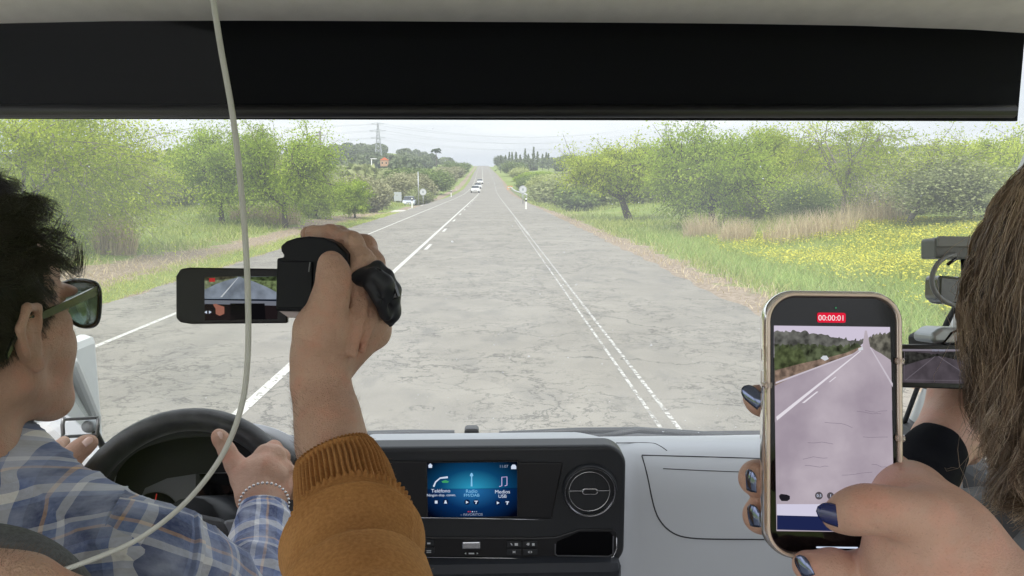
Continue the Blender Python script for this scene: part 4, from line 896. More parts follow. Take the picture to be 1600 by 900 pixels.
for k in range(15):
    a = R(200 - k * 16); c_, s_ = math.cos(a), math.sin(a); TK.append(([IL(246 + 31 * c_, 805 - 31 * s_, .0042).to_translation(), IL(246 + (34.5) * c_, 805 - 34.5 * s_, .0042).to_translation()], .0007))
tubes('gauge_tick', TK, mk, g1, 4); tube('gauge_needle', [IL(244, 800, .006).to_translation(), IL(249, 770, .006).to_translation()], .0011, mat('needle_red', (.7, .06, .05), .4, emit=(.7, .05, .04), estr=.12), g1, 4)
for t_, px_, py_ in (('40', 238, 775.5), ('60', 256, 775.5), ('80', 266, 781), ('20', 224, 784)): text('gauge_number', t_, IL(px_, py_, .0044), 7 * kc, mk, g1, 0)
g2 = lathe('gauge', [(34 * kc, 0), (34 * kc, .003)], satin, clus, 40, IL(452, 812))
tubes('gauge_tick', [([IL(452 + 25 * math.cos(R(90 + 14 * k)), 812 - 25 * math.sin(R(90 + 14 * k)), .0042).to_translation(), IL(452 + 29 * math.cos(R(90 + 14 * k)), 812 - 29 * math.sin(R(90 + 14 * k)), .0042).to_translation()], .0008) for k in range(7)], mk, g2, 4)
prism('cluster_display', [((x - 305) * kc, (772 - y) * kc) for x, y in ((306, 741), (372, 741), (372, 774), (306, 774))], .0015, .0025, gloss, clus, M=IM)
prism('trip_display', [((x - 305) * kc, (772 - y) * kc) for x, y in ((303, 785), (362, 785), (362, 797), (303, 797))], .0015, .0025, gloss, clus, M=IM)
text('trip_reading', '13:50  000011102', IL(333, 791, .003), 8.5 * kc, screenmat('lcd_pale', (165, 185, 225)), clus, 0)
# steering wheel
WM = Matrix.Translation(D(283, 826, 1.20)) @ Matrix.Rotation(R(90 - 26), 4, 'X') @ Matrix.Rotation(0, 4, 'Z')
wheelm = mat('black_leather', (.014, .014, .016), .42, col2=(.045, .045, .048), vscale=38, detail=8, bump=.3, bscale=260, dist=.001); wr = .172
V, F = [], []; N1, N2 = 72, 14
for i in range(N1):
    a = 2 * math.pi * i / N1
    for j in range(N2):
        b_ = 2 * math.pi * j / N2; rr = .019 * math.cos(b_); V.append(WM @ Vector(((wr + rr) * math.cos(a), (wr + rr) * math.sin(a), .022 * math.sin(b_))))
for i in range(N1):
    for j in range(N2): F.append((i * N2 + j, ((i + 1) % N1) * N2 + j, ((i + 1) % N1) * N2 + (j + 1) % N2, i * N2 + (j + 1) % N2))
sw = empty('steering_wheel', WM.to_translation()); sw.parent = van; sw.matrix_parent_inverse = wmat(van).inverted()
pydata('rim', V, F, wheelm, sw, True, True)
prism('hub', [(-.075, .0), (-.06, .016), (-.02, .022), (.02, .022), (.06, .014), (.075, -.006), (.07, -.05), (.03, -.075), (-.03, -.075), (-.07, -.05)], -.035, -.005, mat('hub_grey', (.06, .062, .068), .5), sw, M=WM, bevel=.01, seg=3)
for s in (-1, 1):
    sp = prism('spoke', [(s * .06, .012), (s * .155, .022), (s * .16, -.02), (s * .06, -.045)][::s], -.032, -.010, mat('spoke_silver', (.17, .175, .185), .35, .4), sw, M=WM, bevel=.006, seg=3)
    prism('button_pad', [(s * .078, .010), (s * .135, .016), (s * .14, -.004), (s * .08, -.008)][::s], -.012, -.006, gloss, sw, M=WM, bevel=.002)
    for q in range(3): prism('wheel_button', rrect(.012, .013, .003, 4, s * (.09 + .018 * q), .003), -.007, -.0035, mat('button_silver', (.35, .36, .37), .35, .5), sw, M=WM, bevel=.001)
    for q in range(3): prism('wheel_button', rrect(.014, .012, .003, 4, s * (.088 + .019 * q), -.014), -.012, -.0075, mat('button_dark', (.05, .05, .055), .4), sw, M=WM, bevel=.001)
tube('steering_column', [WM @ Vector((0, 0, -.03)), WM @ Vector((0, 0, -.3))], [.05, .07], blackp, van, 16)
# cowl strip, wipers outside the glass
WB = 1.95
box('cowl', (0, WB + .12, 1.225), (1.9, .34, .05), mat('cowl_black', (.03, .031, .034), .7), van, bevel=.01)
ac = mat('wiper_rubber', (.025, .027, .03), .5); 
def wiper(pts, pts2):
    w = tube('wiper', [Y(*p) for p in pts], [.007] * len(pts), ac, van, 6); tube('wiper_blade', [Y(*p) for p in pts2], [.009] * len(pts2), ac, w, 6); return w
wiper([(925, 684, 1.99), (1000, 672, 2.0), (1090, 679, 2.01), (1150, 684, 2.01)], [(780, 679, 2.02), (900, 673, 2.02), (1000, 672, 2.02), (1080, 677, 2.02), (1150, 683, 2.02)])
wiper([(560, 680, 1.99), (640, 678, 2.0)], [(575, 678, 2.02), (640, 676, 2.02), (710, 677, 2.02)])
prism('washer_nozzle', [(-.018, 0), (-.019, .018), (-.014, .024), (.014, .024), (.019, .018), (.018, 0)], -.02, .02, rub, van, M=Matrix.Translation(Y(737, 681, 1.93)) @ Matrix.Rotation(R(90), 4, 'X'), bevel=.004)
# windscreen glass, slightly dusty
gm_ = bpy.data.materials.new('dusty_windscreen_glass'); gm_.use_nodes = True; n = gm_.node_tree; n.nodes.clear()
o_ = n.nodes.new('ShaderNodeOutputMaterial'); tr_ = n.nodes.new('ShaderNodeBsdfTransparent'); tr_.inputs[0].default_value = (.76, .78, .765, 1); gl_ = n.nodes.new('ShaderNodeBsdfGlossy'); gl_.inputs['Roughness'].default_value = .02
df_ = n.nodes.new('ShaderNodeBsdfTranslucent'); df_.inputs[0].default_value = (.8, .82, .85, 1); mA = n.nodes.new('ShaderNodeMixShader'); mA.inputs[0].default_value = .03; mB = n.nodes.new('ShaderNodeMixShader')
tco = nn('ShaderNodeTexCoord'); du = noise(2.2, 6); sp2 = noise(120, 2)
dust = math_('ADD', ramp(du.outputs[0], [(.3, (.065, .065, .065)), (.75, (.13, .13, .13))]).outputs[0], ramp(sp2.outputs[0], [(.745, (0, 0, 0)), (.78, (.5, .5, .5))]).outputs[0])
lk(dust, mB.inputs[0]); lk(tr_.outputs[0], mA.inputs[1]); lk(gl_.outputs[0], mA.inputs[2]); lk(mA.outputs[0], mB.inputs[1]); lk(df_.outputs[0], mB.inputs[2]); lk(mB.outputs[0], o_.inputs[0])
def wsp(x, t):
    y0, z0, y1, z1 = 1.93, 1.33, 1.13, 2.30; b_ = .25 * (1 - (x / .95) ** 2) * 0 - .16 * (x / .9) ** 2
    return (x * (1 - .04 * t), y0 * (1 - t) + y1 * t + b_ * (1 - .4 * t) + .02, z0 * (1 - t) + z1 * t)
surf('windscreen', np.linspace(-.93, .93, 25), np.linspace(0, 1, 9), wsp, gm_, van)
# ceiling, roller blind across the top of the windscreen
zt_ = Y(800, 50, .98).z
ceil = surf('headliner', np.linspace(-.92, .92, 13), [-1.0, -.5, 0, .5, .8, .93, .98, 1.0, 1.2], lambda x, y: (x, y, (zt_ + .012 + .10 * np.clip((.98 - y) / .98, 0, 1) ** .6 if y <= .98 else zt_ + .05) - .03 * (x / .92) ** 4), liner, van, .02)
bt = (Y(800, 186, 1.06).z)
blind_m = mat('blind_fabric', (.0045, .0055, .0095), .7, spec=.2)
blind = box('roller_blind', (-.085, 1.075, (bt + 2.33) / 2), (1.66, .006, 2.33 - bt), blind_m, van)
tube('blind_rail', [(-.92, 1.06, bt + .008), (Y(1592, 172, 1.05).x, 1.06, bt + .012)], .009, mat('blind_rail_black', (.014, .014, .017), .45), van, 10)
# A pillars, seals, side walls with windows
def pillar(name, a, b_, w, dpt, m, par=van, bevel=.02):
    a, b_ = Vector(a), Vector(b_); u = (b_ - a).normalized(); s = Vector((1, 0, 0)); s = (s - u * s.dot(u)).normalized(); q = u.cross(s); V = []
    for p in (a, b_):
        for i, j in ((-1, -1), (1, -1), (1, 1), (-1, 1)): V.append(p + s * i * w / 2 + q * j * dpt / 2)
    bm_ = bmesh.new(); vs = [bm_.verts.new(v) for v in V]
    for f_ in ((3, 2, 1, 0), (4, 5, 6, 7), (0, 1, 5, 4), (1, 2, 6, 5), (2, 3, 7, 6), (3, 0, 4, 7)): bm_.faces.new([vs[i] for i in f_])
    return bm_obj(name, bm_, m, par, True, False, bevel, 3)
Rb, Rt = Y(1440, 700, 1.64), Y(1660, 235, 1.16)
pr_ = pillar('right_pillar_trim', Rb - (Rt - Rb) * .6, Rt + (Rt - Rb) * .1, .075, .08, trimw)
sl = tube('pillar_seal', [Y(1391, 720, 1.64), Y(1433, 607, 1.56), Y(1482, 500, 1.45), Y(1560, 375, 1.28), Y(1604, 292, 1.18), Y(1635, 210, 1.10)], [.005, .005, .006, .009, .014, .016], rub, pr_, 8)
Lb, Lt = Y(102, 650, 1.66), Y(-40, 300, 1.2)
pl_ = pillar('left_pillar_trim', Lb - (Lt - Lb) * .35, Lt + (Lt - Lb) * .3, .05, .08, trimw); tube('pillar_seal', [Y(128, 690, 1.66), Y(93, 616, 1.6), Y(40, 500, 1.45)], .005, rub, pl_, 8)
pillar('left_glass_frame', Y(150, 660, 1.72), Y(108, 560, 1.60), .03, .03, mat('pale_frame', (.55, .55, .54), .5))
box('left_door_trim', (-.93, 1.1, 1.35), (.05, 1.3, .62), trimw, van, bevel=.02)
box('right_door_panel', (.93, 1.0, 1.2), (.06, 1.3, .56), mat('dark_door_plastic', (.06, .062, .065), .6), van, bevel=.02)
lp = prism('left_dash_corner', [(Y(*p, 1.5).x, Y(*p, 1.5).z) for p in ((60, 655), (110, 640), (165, 690), (205, 700), (190, 820), (60, 820))], -1.5, -1.42, dashl, van, M=Matrix.Rotation(R(90), 4, 'X') , bevel=.02)
for s, nm in ((-1, 'left'), (1, 'right')):
    x = s * .95
    boxes('side_wall', [((x, -.3, 1.0), (.06, 1.6, 1.0)), ((x, -.3, 2.33), (.06, 1.6, .12)), ((x, .42, 1.9), (.06, .12, .86)), ((x, -1.0, 1.9), (.06, .12, .86))], trimw, van)
None and boxes('rear_wall', [((0, -3.2, 1.0), (1.9, .05, 1.0)), ((0, -3.2, 2.3), (1.9, .05, .2)), ((-.8, -3.2, 1.85), (.3, .05, .8)), ((.8, -3.2, 1.85), (.3, .05, .8)), ((0, -3.2, 1.85), (.2, .05, .8))], trimw, van)
box('cabin_floor', (0, -.6, .68), (1.9, 5.2, .05), mat('floor_mat', (.08, .08, .085), .9), van)
seatm = mat('seat_fabric', (.10, .105, .11), .95, var=.25, vscale=300, bump=.5, bscale=700, dist=.001)
V, Q = body([([ell(D(-22, 992, .56), (.083, .05, .083)), ell(D(-170, 1330, .56), (.19, .07, .22), k=.05)], .005)])
npmesh('driver_seat_back', V, Q, seatm, van, True)
V, Q = body([([ell(Vector((.0, .75, .95)) + Vector((-.55, 0, 0)), (.26, .3, .08))], .01)]); npmesh('driver_seat_cushion', V, Q, seatm, van, True)
# clear partition behind the driver, with its pale edge trim
ep = smoothpath([(327, -40, .412), (345, 75, .418), (365, 190, .424), (380, 330, .431), (387, 450, .438), (387, 560, .444), (376, 640, .448), (345, 715, .450), (290, 785, .451), (220, 840, .452), (150, 872, .452), (70, 900, .452), (-60, 940, .453)], 90)
EP = np.array([D(*p) for p in ep])
scrn = empty('clear_partition', tuple(EP[45]), 'clear plastic partition behind the driver with a thin pale cable like edge curving down to the left', 'partition')
rr_ = np.interp(np.arange(90), [0, 30, 60, 89], [.0016, .0017, .0016, .0015]); tube('edge_trim', EP, rr_, mat('pale_edge_plastic', (.50, .50, .47), .35), scrn, 10)
pm_ = bpy.data.materials.new('clear_plastic_sheet'); pm_.use_nodes = True; n = pm_.node_tree; n.nodes.clear(); o_ = n.nodes.new('ShaderNodeOutputMaterial'); tr_ = n.nodes.new('ShaderNodeBsdfTransparent'); tr_.inputs[0].default_value = (.96, .97, .96, 1)
gl_ = n.nodes.new('ShaderNodeBsdfGlossy'); gl_.inputs['Roughness'].default_value = .03; mA = n.nodes.new('ShaderNodeMixShader'); mA.inputs[0].default_value = .007; lk(tr_.outputs[0], mA.inputs[1]); lk(gl_.outputs[0], mA.inputs[2]); lk(mA.outputs[0], o_.inputs[0])
V = list(EP); F = []; nL = len(V); V += [D(-140, float(np.clip(p[1], -40, 940)), float(p[2]) + .04) for p in ep]
V = [tuple(v) for v in V]; F = [(i, i + 1, nL + i + 1, nL + i) for i in range(nL - 1)]; pydata('pane', V, F, pm_, scrn, True, True)
# small framed mirror or holder by the left pillar
HM = facing(127, 667, 1.30, 0, 0, 3); kh = 1.30 / FPX
ho = empty('phone_holder', tuple(HM.to_translation()), 'empty silver and black phone holder beside the left pillar', 'phone holder'); hm = mat('holder_dark', (.07, .07, .075), .35)
tubes('clamp_frame', [([HM @ Vector((x * kh, y * kh, 0)) for x, y in ((-26, 17), (-29, 5), (-29, -10), (-31, -15), (-24, -14))], .0035), ([HM @ Vector((x * kh, y * kh, 0)) for x, y in ((28, 13), (26, 0), (24, -13), (20, -16))], .0035)], mat('holder_silver', (.3, .3, .31), .3, .6), ho, 8)
boxes('clamp_bar', [((2 * kh, 13 * kh, 0), (48 * kh, 4 * kh, .008))], hm, ho, M=HM); boxes('clamp_bar', [((0, -14 * kh, 0), (46 * kh, 4 * kh, .008))], hm, ho, M=HM)
lathe('joint_disc', [(10 * kh, -.02), (10.5 * kh, -.004), (9 * kh, 0)], mat('holder_disc', (.33, .35, .37), .4), ho, 24, HM @ Matrix.Translation((7 * kh, -1 * kh, -.004)))
tube('stem', [HM @ Vector((7 * kh, -2 * kh, -.02)), HM @ Vector((2 * kh, -30 * kh, -.05)), HM @ Vector((-4 * kh, -55 * kh, -.08))], .006, hm, ho, 8)
# ================================================================== PEOPLE
def skin(name, c, c2, sss=.05, bump=.8):
    global n, tco
    m = mat(name, c, .48, var=0, col2=c2, vscale=20, sss=sss, spec=.45, detail=8); n = m.node_tree; b = n.nodes['Principled BSDF']; tco = nn('ShaderNodeTexCoord')
    base = [l for l in n.links if l.to_socket == b.inputs['Base Color']][0].from_socket
    red_ = ramp(noise(38, 4).outputs[0], [(.48, (0, 0, 0)), (.75, (.55, .55, .55))]).outputs[0]; base = mixc(red_, base, tuple(x * y for x, y in zip(c2, (1.06, .72, .66))))
    sp_k = ramp(noise(700, 3, rough=.7).outputs[0], [(.30, (.8, .8, .8)), (.42, (0, 0, 0))]).outputs[0]; base = mixc(math_('MULTIPLY', sp_k, .35), base, tuple(x * .55 for x in c)); lk(base, b.inputs['Base Color'])
    vo = nn('ShaderNodeTexVoronoi', Scale=900.0); lk(tco.outputs['Object'], vo.inputs[0]); h = math_('ADD', math_('MULTIPLY', vo.outputs['Distance'], .5), math_('ADD', math_('MULTIPLY', noise(160, 6, rough=.65).outputs[0], 1.6), noise(60, 5).outputs[0]))
    bu = nn('ShaderNodeBump', Strength=bump, Distance=.0016); lk(h, bu.inputs['Height']); lk(bu.outputs[0], b.inputs['Normal']); return m
skin_tan = skin('tanned_skin', (.42, .245, .17), (.56, .345, .25)); skin_fair = skin('fair_skin', (.52, .31, .235), (.70, .44, .35), .08, .38); skin_olive = skin('olive_skin', (.48, .285, .205), (.63, .41, .305))
def garment(P, rad, na=96, disp=None, M_r=None, seed=0):
    """cloth tube: path rows, radius per row; disp(angle, length) in metres"""
    P = np.asarray(P, float); n = len(P); T = np.gradient(P, axis=0); T /= np.linalg.norm(T, axis=1)[:, None]; A = np.cross(T[0], np.array(CF)); A /= np.linalg.norm(A)
    s = np.concatenate([[0], np.cumsum(np.linalg.norm(np.diff(P, axis=0), axis=1))]); V, UV = [], []
    for i in range(n):
        A = A - T[i] * A.dot(T[i]); A /= np.linalg.norm(A); B = np.cross(T[i], A); a = np.linspace(0, 2 * math.pi, na + 1); r = rad[i] + (disp(a, s[i]) if disp else 0)
        V.append(P[i] + r[:, None] * (np.cos(a)[:, None] * A + np.sin(a)[:, None] * B) if np.ndim(r) else P[i] + r * (np.cos(a)[:, None] * A + np.sin(a)[:, None] * B)); UV.append(np.stack([a * np.mean(rad), a * 0 + s[i]], 1))
    V = np.vstack(V); UV = np.vstack(UV); m = na + 1
    F = np.array([(i * m + k, i * m + k + 1, (i + 1) * m + k + 1, (i + 1) * m + k) for i in range(n - 1) for k in range(na)]); return V, F, UV
def fold_noise(a, s, f=1.0, seed=0.0):
    """crumple folds that run round a bent sleeve"""
    x = np.asarray(s, float) * f; v = 0
    for k, (w, ph) in enumerate(((38, 0), (61, 1.7), (97, 3.1))):
        q = np.sin(x * w + 1.4 * np.sin(a + ph + seed) + 1.1 * np.sin(2 * a + seed * 2) + ph + seed); v = v + (1 - np.abs(q)) ** 2 * (.6 ** k)
    return v - .7
def pth(rows, n=60):
    S_ = smoothpath(rows, n); return np.array([D(*r[:3]) for r in S_]), S_[:, 3] / 1000
# ---- plaid flannel
def plaidmat(name):
    m = bpy.data.materials.new(name); m.use_nodes = True; global n; n = m.node_tree; b = n.nodes['Principled BSDF']; b.inputs['Roughness'].default_value = .95; b.inputs['Sheen Weight'].default_value = .25; b.inputs['Specular IOR Level'].default_value = .15
    uv = nn('ShaderNodeTexCoord'); wn = nn('ShaderNodeTexNoise', Scale=9.0, Detail=2.0); lk(uv.outputs['UV'], wn.inputs[0])
    ad = n.nodes.new('ShaderNodeVectorMath'); ad.operation = 'MULTIPLY_ADD'; lk(wn.outputs['Color'], ad.inputs[0]); ad.inputs[1].default_value = (.022, .022, 0); lk(uv.outputs['UV'], ad.inputs[2])
    sp = n.nodes.new('ShaderNodeSeparateXYZ'); lk(ad.outputs[0], sp.inputs[0])
    def band(axis, per, off):
        f = math_('FRACT', math_('ADD', math_('MULTIPLY', sp.outputs[axis], 1 / per), off))
        return ramp(f, [(0, (.03, .05, .14)), (.24, (.14, .20, .40)), (.32, (.85, .83, .78)), (.46, (.12, .17, .36)), (.58, (.04, .06, .16)), (.72, (.62, .36, .15)), (.76, (.14, .20, .40)), (.86, (.74, .74, .76)), (.93, (.05, .07, .18))], True).outputs[0]
    c = mixc(.5, band(0, .092, .1), band(1, .088, .35))
    wv = nn('ShaderNodeTexNoise', Scale=260.0, Detail=3.0); lk(uv.outputs['UV'], wv.inputs[0]); c = mixc(.18, c, ramp(wv.outputs[0], [(.3, (.08, .09, .13)), (.7, (.42, .46, .58))]).outputs[0], 'MIX')
    wa = nn('ShaderNodeTexNoise', Scale=28.0, Detail=4.0); lk(uv.outputs['UV'], wa.inputs[0]); c = mixc(ramp(wa.outputs[0], [(.4, (0, 0, 0)), (.72, (.5, .5, .5))]).outputs[0], c, (.55, .60, .74))
    lk(c, b.inputs['Base Color']); bu = nn('ShaderNodeBump', Strength=.5, Distance=.0012); lk(wv.outputs[0], bu.inputs['Height']); lk(bu.outputs[0], b.inputs['Normal']); return m
plaid = plaidmat('blue_plaid_flannel')

# ---- heads
def headprims(T, female=False):
    """T: local (x right, y forward, z up; origin between the ears) to world"""
    e = lambda c, r, k=.012, sub=False: ell(T @ Vector(c), r, T, k, sub); c_ = lambda a, b_, ra, rb, k=.012: cone(T @ Vector(a), T @ Vector(b_), ra, rb, k)
    p = [e((0, -.012, .045), (.076, .096, .088)), e((0, .045, .05), (.064, .052, .055), .02), e((0, .05, -.02), (.058, .05, .075), .02)]
    for s in (-1, 1):
        p += [c_((s * .058, .0, -.045), (s * .028, .066, -.093), .02, .018, .02), e((s * .036, .058, -.028), (.026, .026, .024), .02), c_((s * .044, .05, -.03), (s * .03, .060, -.086), .020, .019, .025), e((s * .033, .088, .024), (.026, .012, .008), .01), c_((s * .06, .01, -.02), (s * .062, .05, .0), .018, .014, .02)]
    p += [e((0, .072, -.094), (.024, .018, .018), .02), c_((0, .094, .018), (0, .118, -.022), .008, .011, .008), e((-.011, .108, -.027), (.009, .011, .008), .005), e((.011, .108, -.027), (.009, .011, .008), .005)]
    p += [e((0, .090, -.056), (.028, .013, .016), .012), e((0, .1, -.052), (.021, .008, .0045), .004), e((0, .099, -.063), (.019, .008, .005), .004)]
    for s in (-1, 1): p += [e((s * .032, .103, .006), (.017, .014, .012), .008, True), e((s * .032, .086, .006), (.0125, .0125, .0125), .002)]
    p += [groove(T @ Vector((-.02, .109, -.0575)), T @ Vector((.02, .109, -.0575)), .0016, .0016, .002)]
    p += [c_((0, -.02, -.05), (0, -.045, -.19), .054, .062, .03)]
    for s in (-1, 1):        # ears
        p += [e((s * .080, -.004, -.004), (.007, .015, .026), .004), c_((s * .080, .010, .006), (s * .086, .006, .026), .0042, .0042, .003), c_((s * .086, .006, .026), (s * .09, -.010, .030), .0042, .0044, .003), c_((s * .09, -.010, .030), (s * .091, -.022, .012), .0044, .0042, .003),
              c_((s * .091, -.022, .012), (s * .086, -.014, -.018), .0042, .0036, .003), e((s * .083, .0, -.029), (.005, .0075, .009), .004), e((s * .090, .002, -.002), (.006, .007, .013), .004, True)]
    return p
# ================= the driver
HT = Matrix.Translation(D(72, 518, .745) - Vector((.082, 0, 0))) @ Matrix.Rotation(R(-13), 4, 'Z') @ Matrix.Rotation(R(4), 4, 'X')
hp = headprims(HT)
nk = HT @ Vector((0, -.05, -.19)); ch = nk + Vector((0, .02, -.16))
arm_core = [cone(nk, ch, .06, .12, .04), cone(ch + Vector((-.14, 0, .03)), ch + Vector((.14, 0, .03)), .06, .06, .04), cone(ch, ch + Vector((0, .04, -.3)), .12, .14, .05)] + \
    [cone(ch + Vector((.15, 0, .03)), D(300, 893, .80), .048, .036, .02), cone(D(300, 893, .80), D(360, 958, .86), .036, .032, .02), cone(D(360, 958, .86), D(412, 830, 1.04), .033, .024, .02)] + \
    [cone(ch + Vector((-.15, 0, .03)), ch + Vector((-.2, .2, -.1)), .048, .036, .02), cone(ch + Vector((-.2, .2, -.1)), D(58, 775, 1.09), .036, .024, .02)]
rh = chain([(412, 840, 1.05, 25), (411, 803, 1.09, 25), (409, 780, 1.11, 28), (410, 750, 1.13, 30)], .01) + \
    chain([(400, 780, 1.12, 24), (392, 735, 1.13, 17), (414, 709, 1.15, 12.5), (428, 700, 1.17, 10.5), (436, 712, 1.21, 10), (428, 738, 1.22, 9)], .009) + chain([(405, 780, 1.12, 22), (415, 730, 1.13, 18), (430, 712, 1.15, 13), (441, 714, 1.18, 10.5), (446, 730, 1.22, 10), (436, 752, 1.22, 9)], .009) + \
    chain([(415, 780, 1.12, 24), (428, 745, 1.13, 19), (441, 733, 1.15, 12.5), (450, 737, 1.18, 10.5), (452, 752, 1.22, 10), (444, 768, 1.22, 9)], .009) + chain([(420, 785, 1.11, 24), (436, 768, 1.13, 16), (446, 757, 1.15, 11.5), (454, 762, 1.18, 9.5), (453, 776, 1.21, 9)], .009) + \
    chain([(392, 775, 1.11, 22), (380, 748, 1.13, 17), (368, 726, 1.14, 14), (355, 705, 1.145, 11.5), (345, 686, 1.15, 11), (341, 680, 1.152, 9.5)], .009)
lh = chain([(52, 785, 1.09, 25), (70, 765, 1.10, 24), (92, 742, 1.13, 21)], .01) + chain([(84, 745, 1.10, 22), (104, 722, 1.11, 17), (122, 704, 1.12, 14), (135, 694, 1.125, 12.5), (141, 691, 1.127, 10)], .008) + \
    chain([(95, 738, 1.13, 16), (88, 700, 1.17, 10), (100, 690, 1.22, 9)], .008) + chain([(90, 745, 1.13, 16), (86, 716, 1.19, 10), (110, 718, 1.24, 9)], .008) + chain([(96, 752, 1.13, 16), (104, 742, 1.21, 10), (134, 742, 1.23, 9)], .008) + chain([(96, 762, 1.12, 15), (108, 762, 1.2, 9.5), (136, 752, 1.22, 8.5)], .008)
V, Q = body([(hp, .0026), (arm_core, .006), (rh, .0021), (lh, .0022)])
driver = npmesh('person', V, Q, skin_tan, None, True); tag(driver, 'driver with short dark curly hair, sunglasses and blue plaid shirt gripping the steering wheel', 'person')
red_ear = None
nm_nat = mat('natural_nail', (.66, .45, .38), .3, coat=.3)
nail('fingernail', 341.5, 682, 1.139, -10, -20, 8, 12, 15, nm_nat, driver); nail('fingernail', 137, 689, 1.111, 12, -25, -48, 12, 14, nm_nat, driver)
# hair: dark curls, short at the sides
hairm = mat('dark_hair', (.030, .022, .018), .5, spec=.35); T3 = np.array(HT.to_3x3()); t3 = np.array(HT.to_translation())
def on_head(npt, keep, seedv=0, cen=(0, -.012, .045), rad=(.076, .096, .088)):
    d = rng.normal(0, 1, (npt, 3)); d /= np.linalg.norm(d, axis=1)[:, None]; p = np.array(cen) + d * np.array(rad); nr = d / np.array(rad); nr /= np.linalg.norm(nr, axis=1)[:, None]; k = keep(p); return p[k], nr[k]
def hairline(p):
    x, y, z = p.T; front = np.where(z > .088, y < .115, 0); side = (y < .036 - .1 * np.clip(.03 - z, 0, 1)) & (z > -.002); back = (y < -.012) & (z > -.075); sb = (np.abs(x) > .06) & (y > .012) & (y < .036) & (z > -.02)
    return ((z > .084) & (y < .062 + .0 * x) & (front > 0)) | side | back | sb
def driverhair(nr_, keep, L0, L1, curl, K, r0, r1, lift=.75):
    p, nr = on_head(nr_, keep); m = len(p); tt = np.linspace(0, 1, K); Ln = L0 + (L1 - L0) * rng.random(m); dr = nr * lift + np.array([0, .35, .05]) + rng.normal(0, .12, (m, 3)); dr /= np.linalg.norm(dr, axis=1)[:, None]
    u = np.cross(dr, nr + .01); u /= np.linalg.norm(u, axis=1)[:, None] + 1e-9; v = np.cross(dr, u)
    cell = np.floor(p * 55); hsh = (np.sin(cell @ np.array([12.9, 78.2, 37.7])) * 43758.5) % 1; ph = hsh * 6.28 + rng.normal(0, .12, m); w = 5.5 + 3.5 * hsh; A = curl * (.6 + .8 * hsh)
    dr = dr + .55 * np.stack([np.cos(hsh * 40), np.sin(hsh * 57), np.sin(hsh * 23)], 1) * lift; dr /= np.linalg.norm(dr, axis=1)[:, None]
    P = p[:, None] + dr[:, None] * (Ln[:, None] * tt)[..., None] + (u[:, None] * np.cos(w[:, None] * tt + ph[:, None])[..., None] + v[:, None] * np.sin(w[:, None] * tt + ph[:, None])[..., None]) * (A[:, None] * tt)[..., None]
    c2 = np.floor(p * 42 + .3 * np.sin(p[:, ::-1] * 60)).astype(int); _, inv = np.unique(c2, axis=0, return_inverse=True); inv = inv.ravel(); nC = inv.max() + 1; M_ = np.zeros((nC, K, 3)); cnt = np.bincount(inv, minlength=nC); np.add.at(M_, inv, P); M_ /= cnt[:, None, None]
    g = (.55 * tt ** .8)[None, :, None]; P = P * (1 - g) + M_[inv] * g; P[..., 2] -= .012 * tt ** 2; return P @ T3.T + t3
top = lambda p: hairline(p) & (p[:, 2] > .055); low_ = lambda p: hairline(p) & (p[:, 2] <= .075)
hb = [ell(HT @ Vector((0, -.016, .052)), (.082, .098, .092), HT, .01), ell(HT @ Vector((.0, -.05, .0)), (.073, .060, .072), HT, .02), ell(HT @ Vector((0, .125, -.02)), (.12, .075, .105), HT, .01, True)]
V, Q = body([(hb, .003)]); hair = npmesh('hair', V, Q, mat('hair_base', (.010, .009, .008), .9), driver, True)
P1 = driverhair(17000, top, .034, .064, .015, 12, .00035, .00012); strands('hair_curls', P1, .00038, .00012, hairm, hair)
P2 = driverhair(30000, low_, .009, .02, .003, 5, .0003, .0001, .55); strands('hair_sides', P2, .00028, .0001, hairm, hair)
# sunglasses
sg = empty('sunglasses', tuple(HT @ Vector((0, .115, .012))), 'black framed sunglasses with green lenses worn by the driver', 'sunglasses'); sgm = mat('sunglass_frame', (.012, .013, .013), .22, coat=.4)
lensm = mat('green_lens', (.16, .24, .21), .05, trans=.75, ior=1.2, alpha=.9)
for s in (-1, 1):
    ln = [(s * x, z) for x, z in ((.012, .024), (.03, .029), (.055, .030), (.069, .026), (.070, .012), (.062, -.012), (.050, -.021), (.03, -.022), (.016, -.012), (.010, .006))]
    lp_ = smoothpath(ln + [ln[0]], 40); W3 = [HT @ Vector((x, .118 - 2.2 * max(0, abs(x) - .01) ** 2 * 1.5, z)) for x, z in lp_]
    tube('frame_rim', W3, .0026, sgm, sg, 8); c0 = HT @ Vector((s * .04, .116, .004)); V = W3 + [c0]; o = pydata('lens', V, [(i, i + 1, 40) for i in range(39)], lensm, sg, True, True); md = o.modifiers.new('t', 'SOLIDIFY'); md.thickness = .0015
    a = smoothpath([HT @ Vector((s * .070, .104, .022)), HT @ Vector((s * .079, .06, .020)), HT @ Vector((s * .083, .02, .017)), HT @ Vector((s * .082, -.01, .012)), HT @ Vector((s * .080, -.03, -.012))], 24)
    V = []; 
    for i, p in enumerate(a):
        hh = .0048 - .0022 * i / 24
        for dx, dz in ((-.0012, -hh), (.0012, -hh), (.0012, hh), (-.0012, hh)): V.append(Vector(p) + Vector((dx, 0, dz)))
    pydata('temple_arm', V, [(4 * i + j, 4 * i + (j + 1) % 4, 4 * i + 4 + (j + 1) % 4, 4 * i + 4 + j) for i in range(23) for j in range(4)], sgm, sg)
tube('bridge', [HT @ Vector((-.013, .118, .02)), HT @ Vector((0, .121, .022)), HT @ Vector((.013, .118, .02))], .0022, sgm, sg, 8)
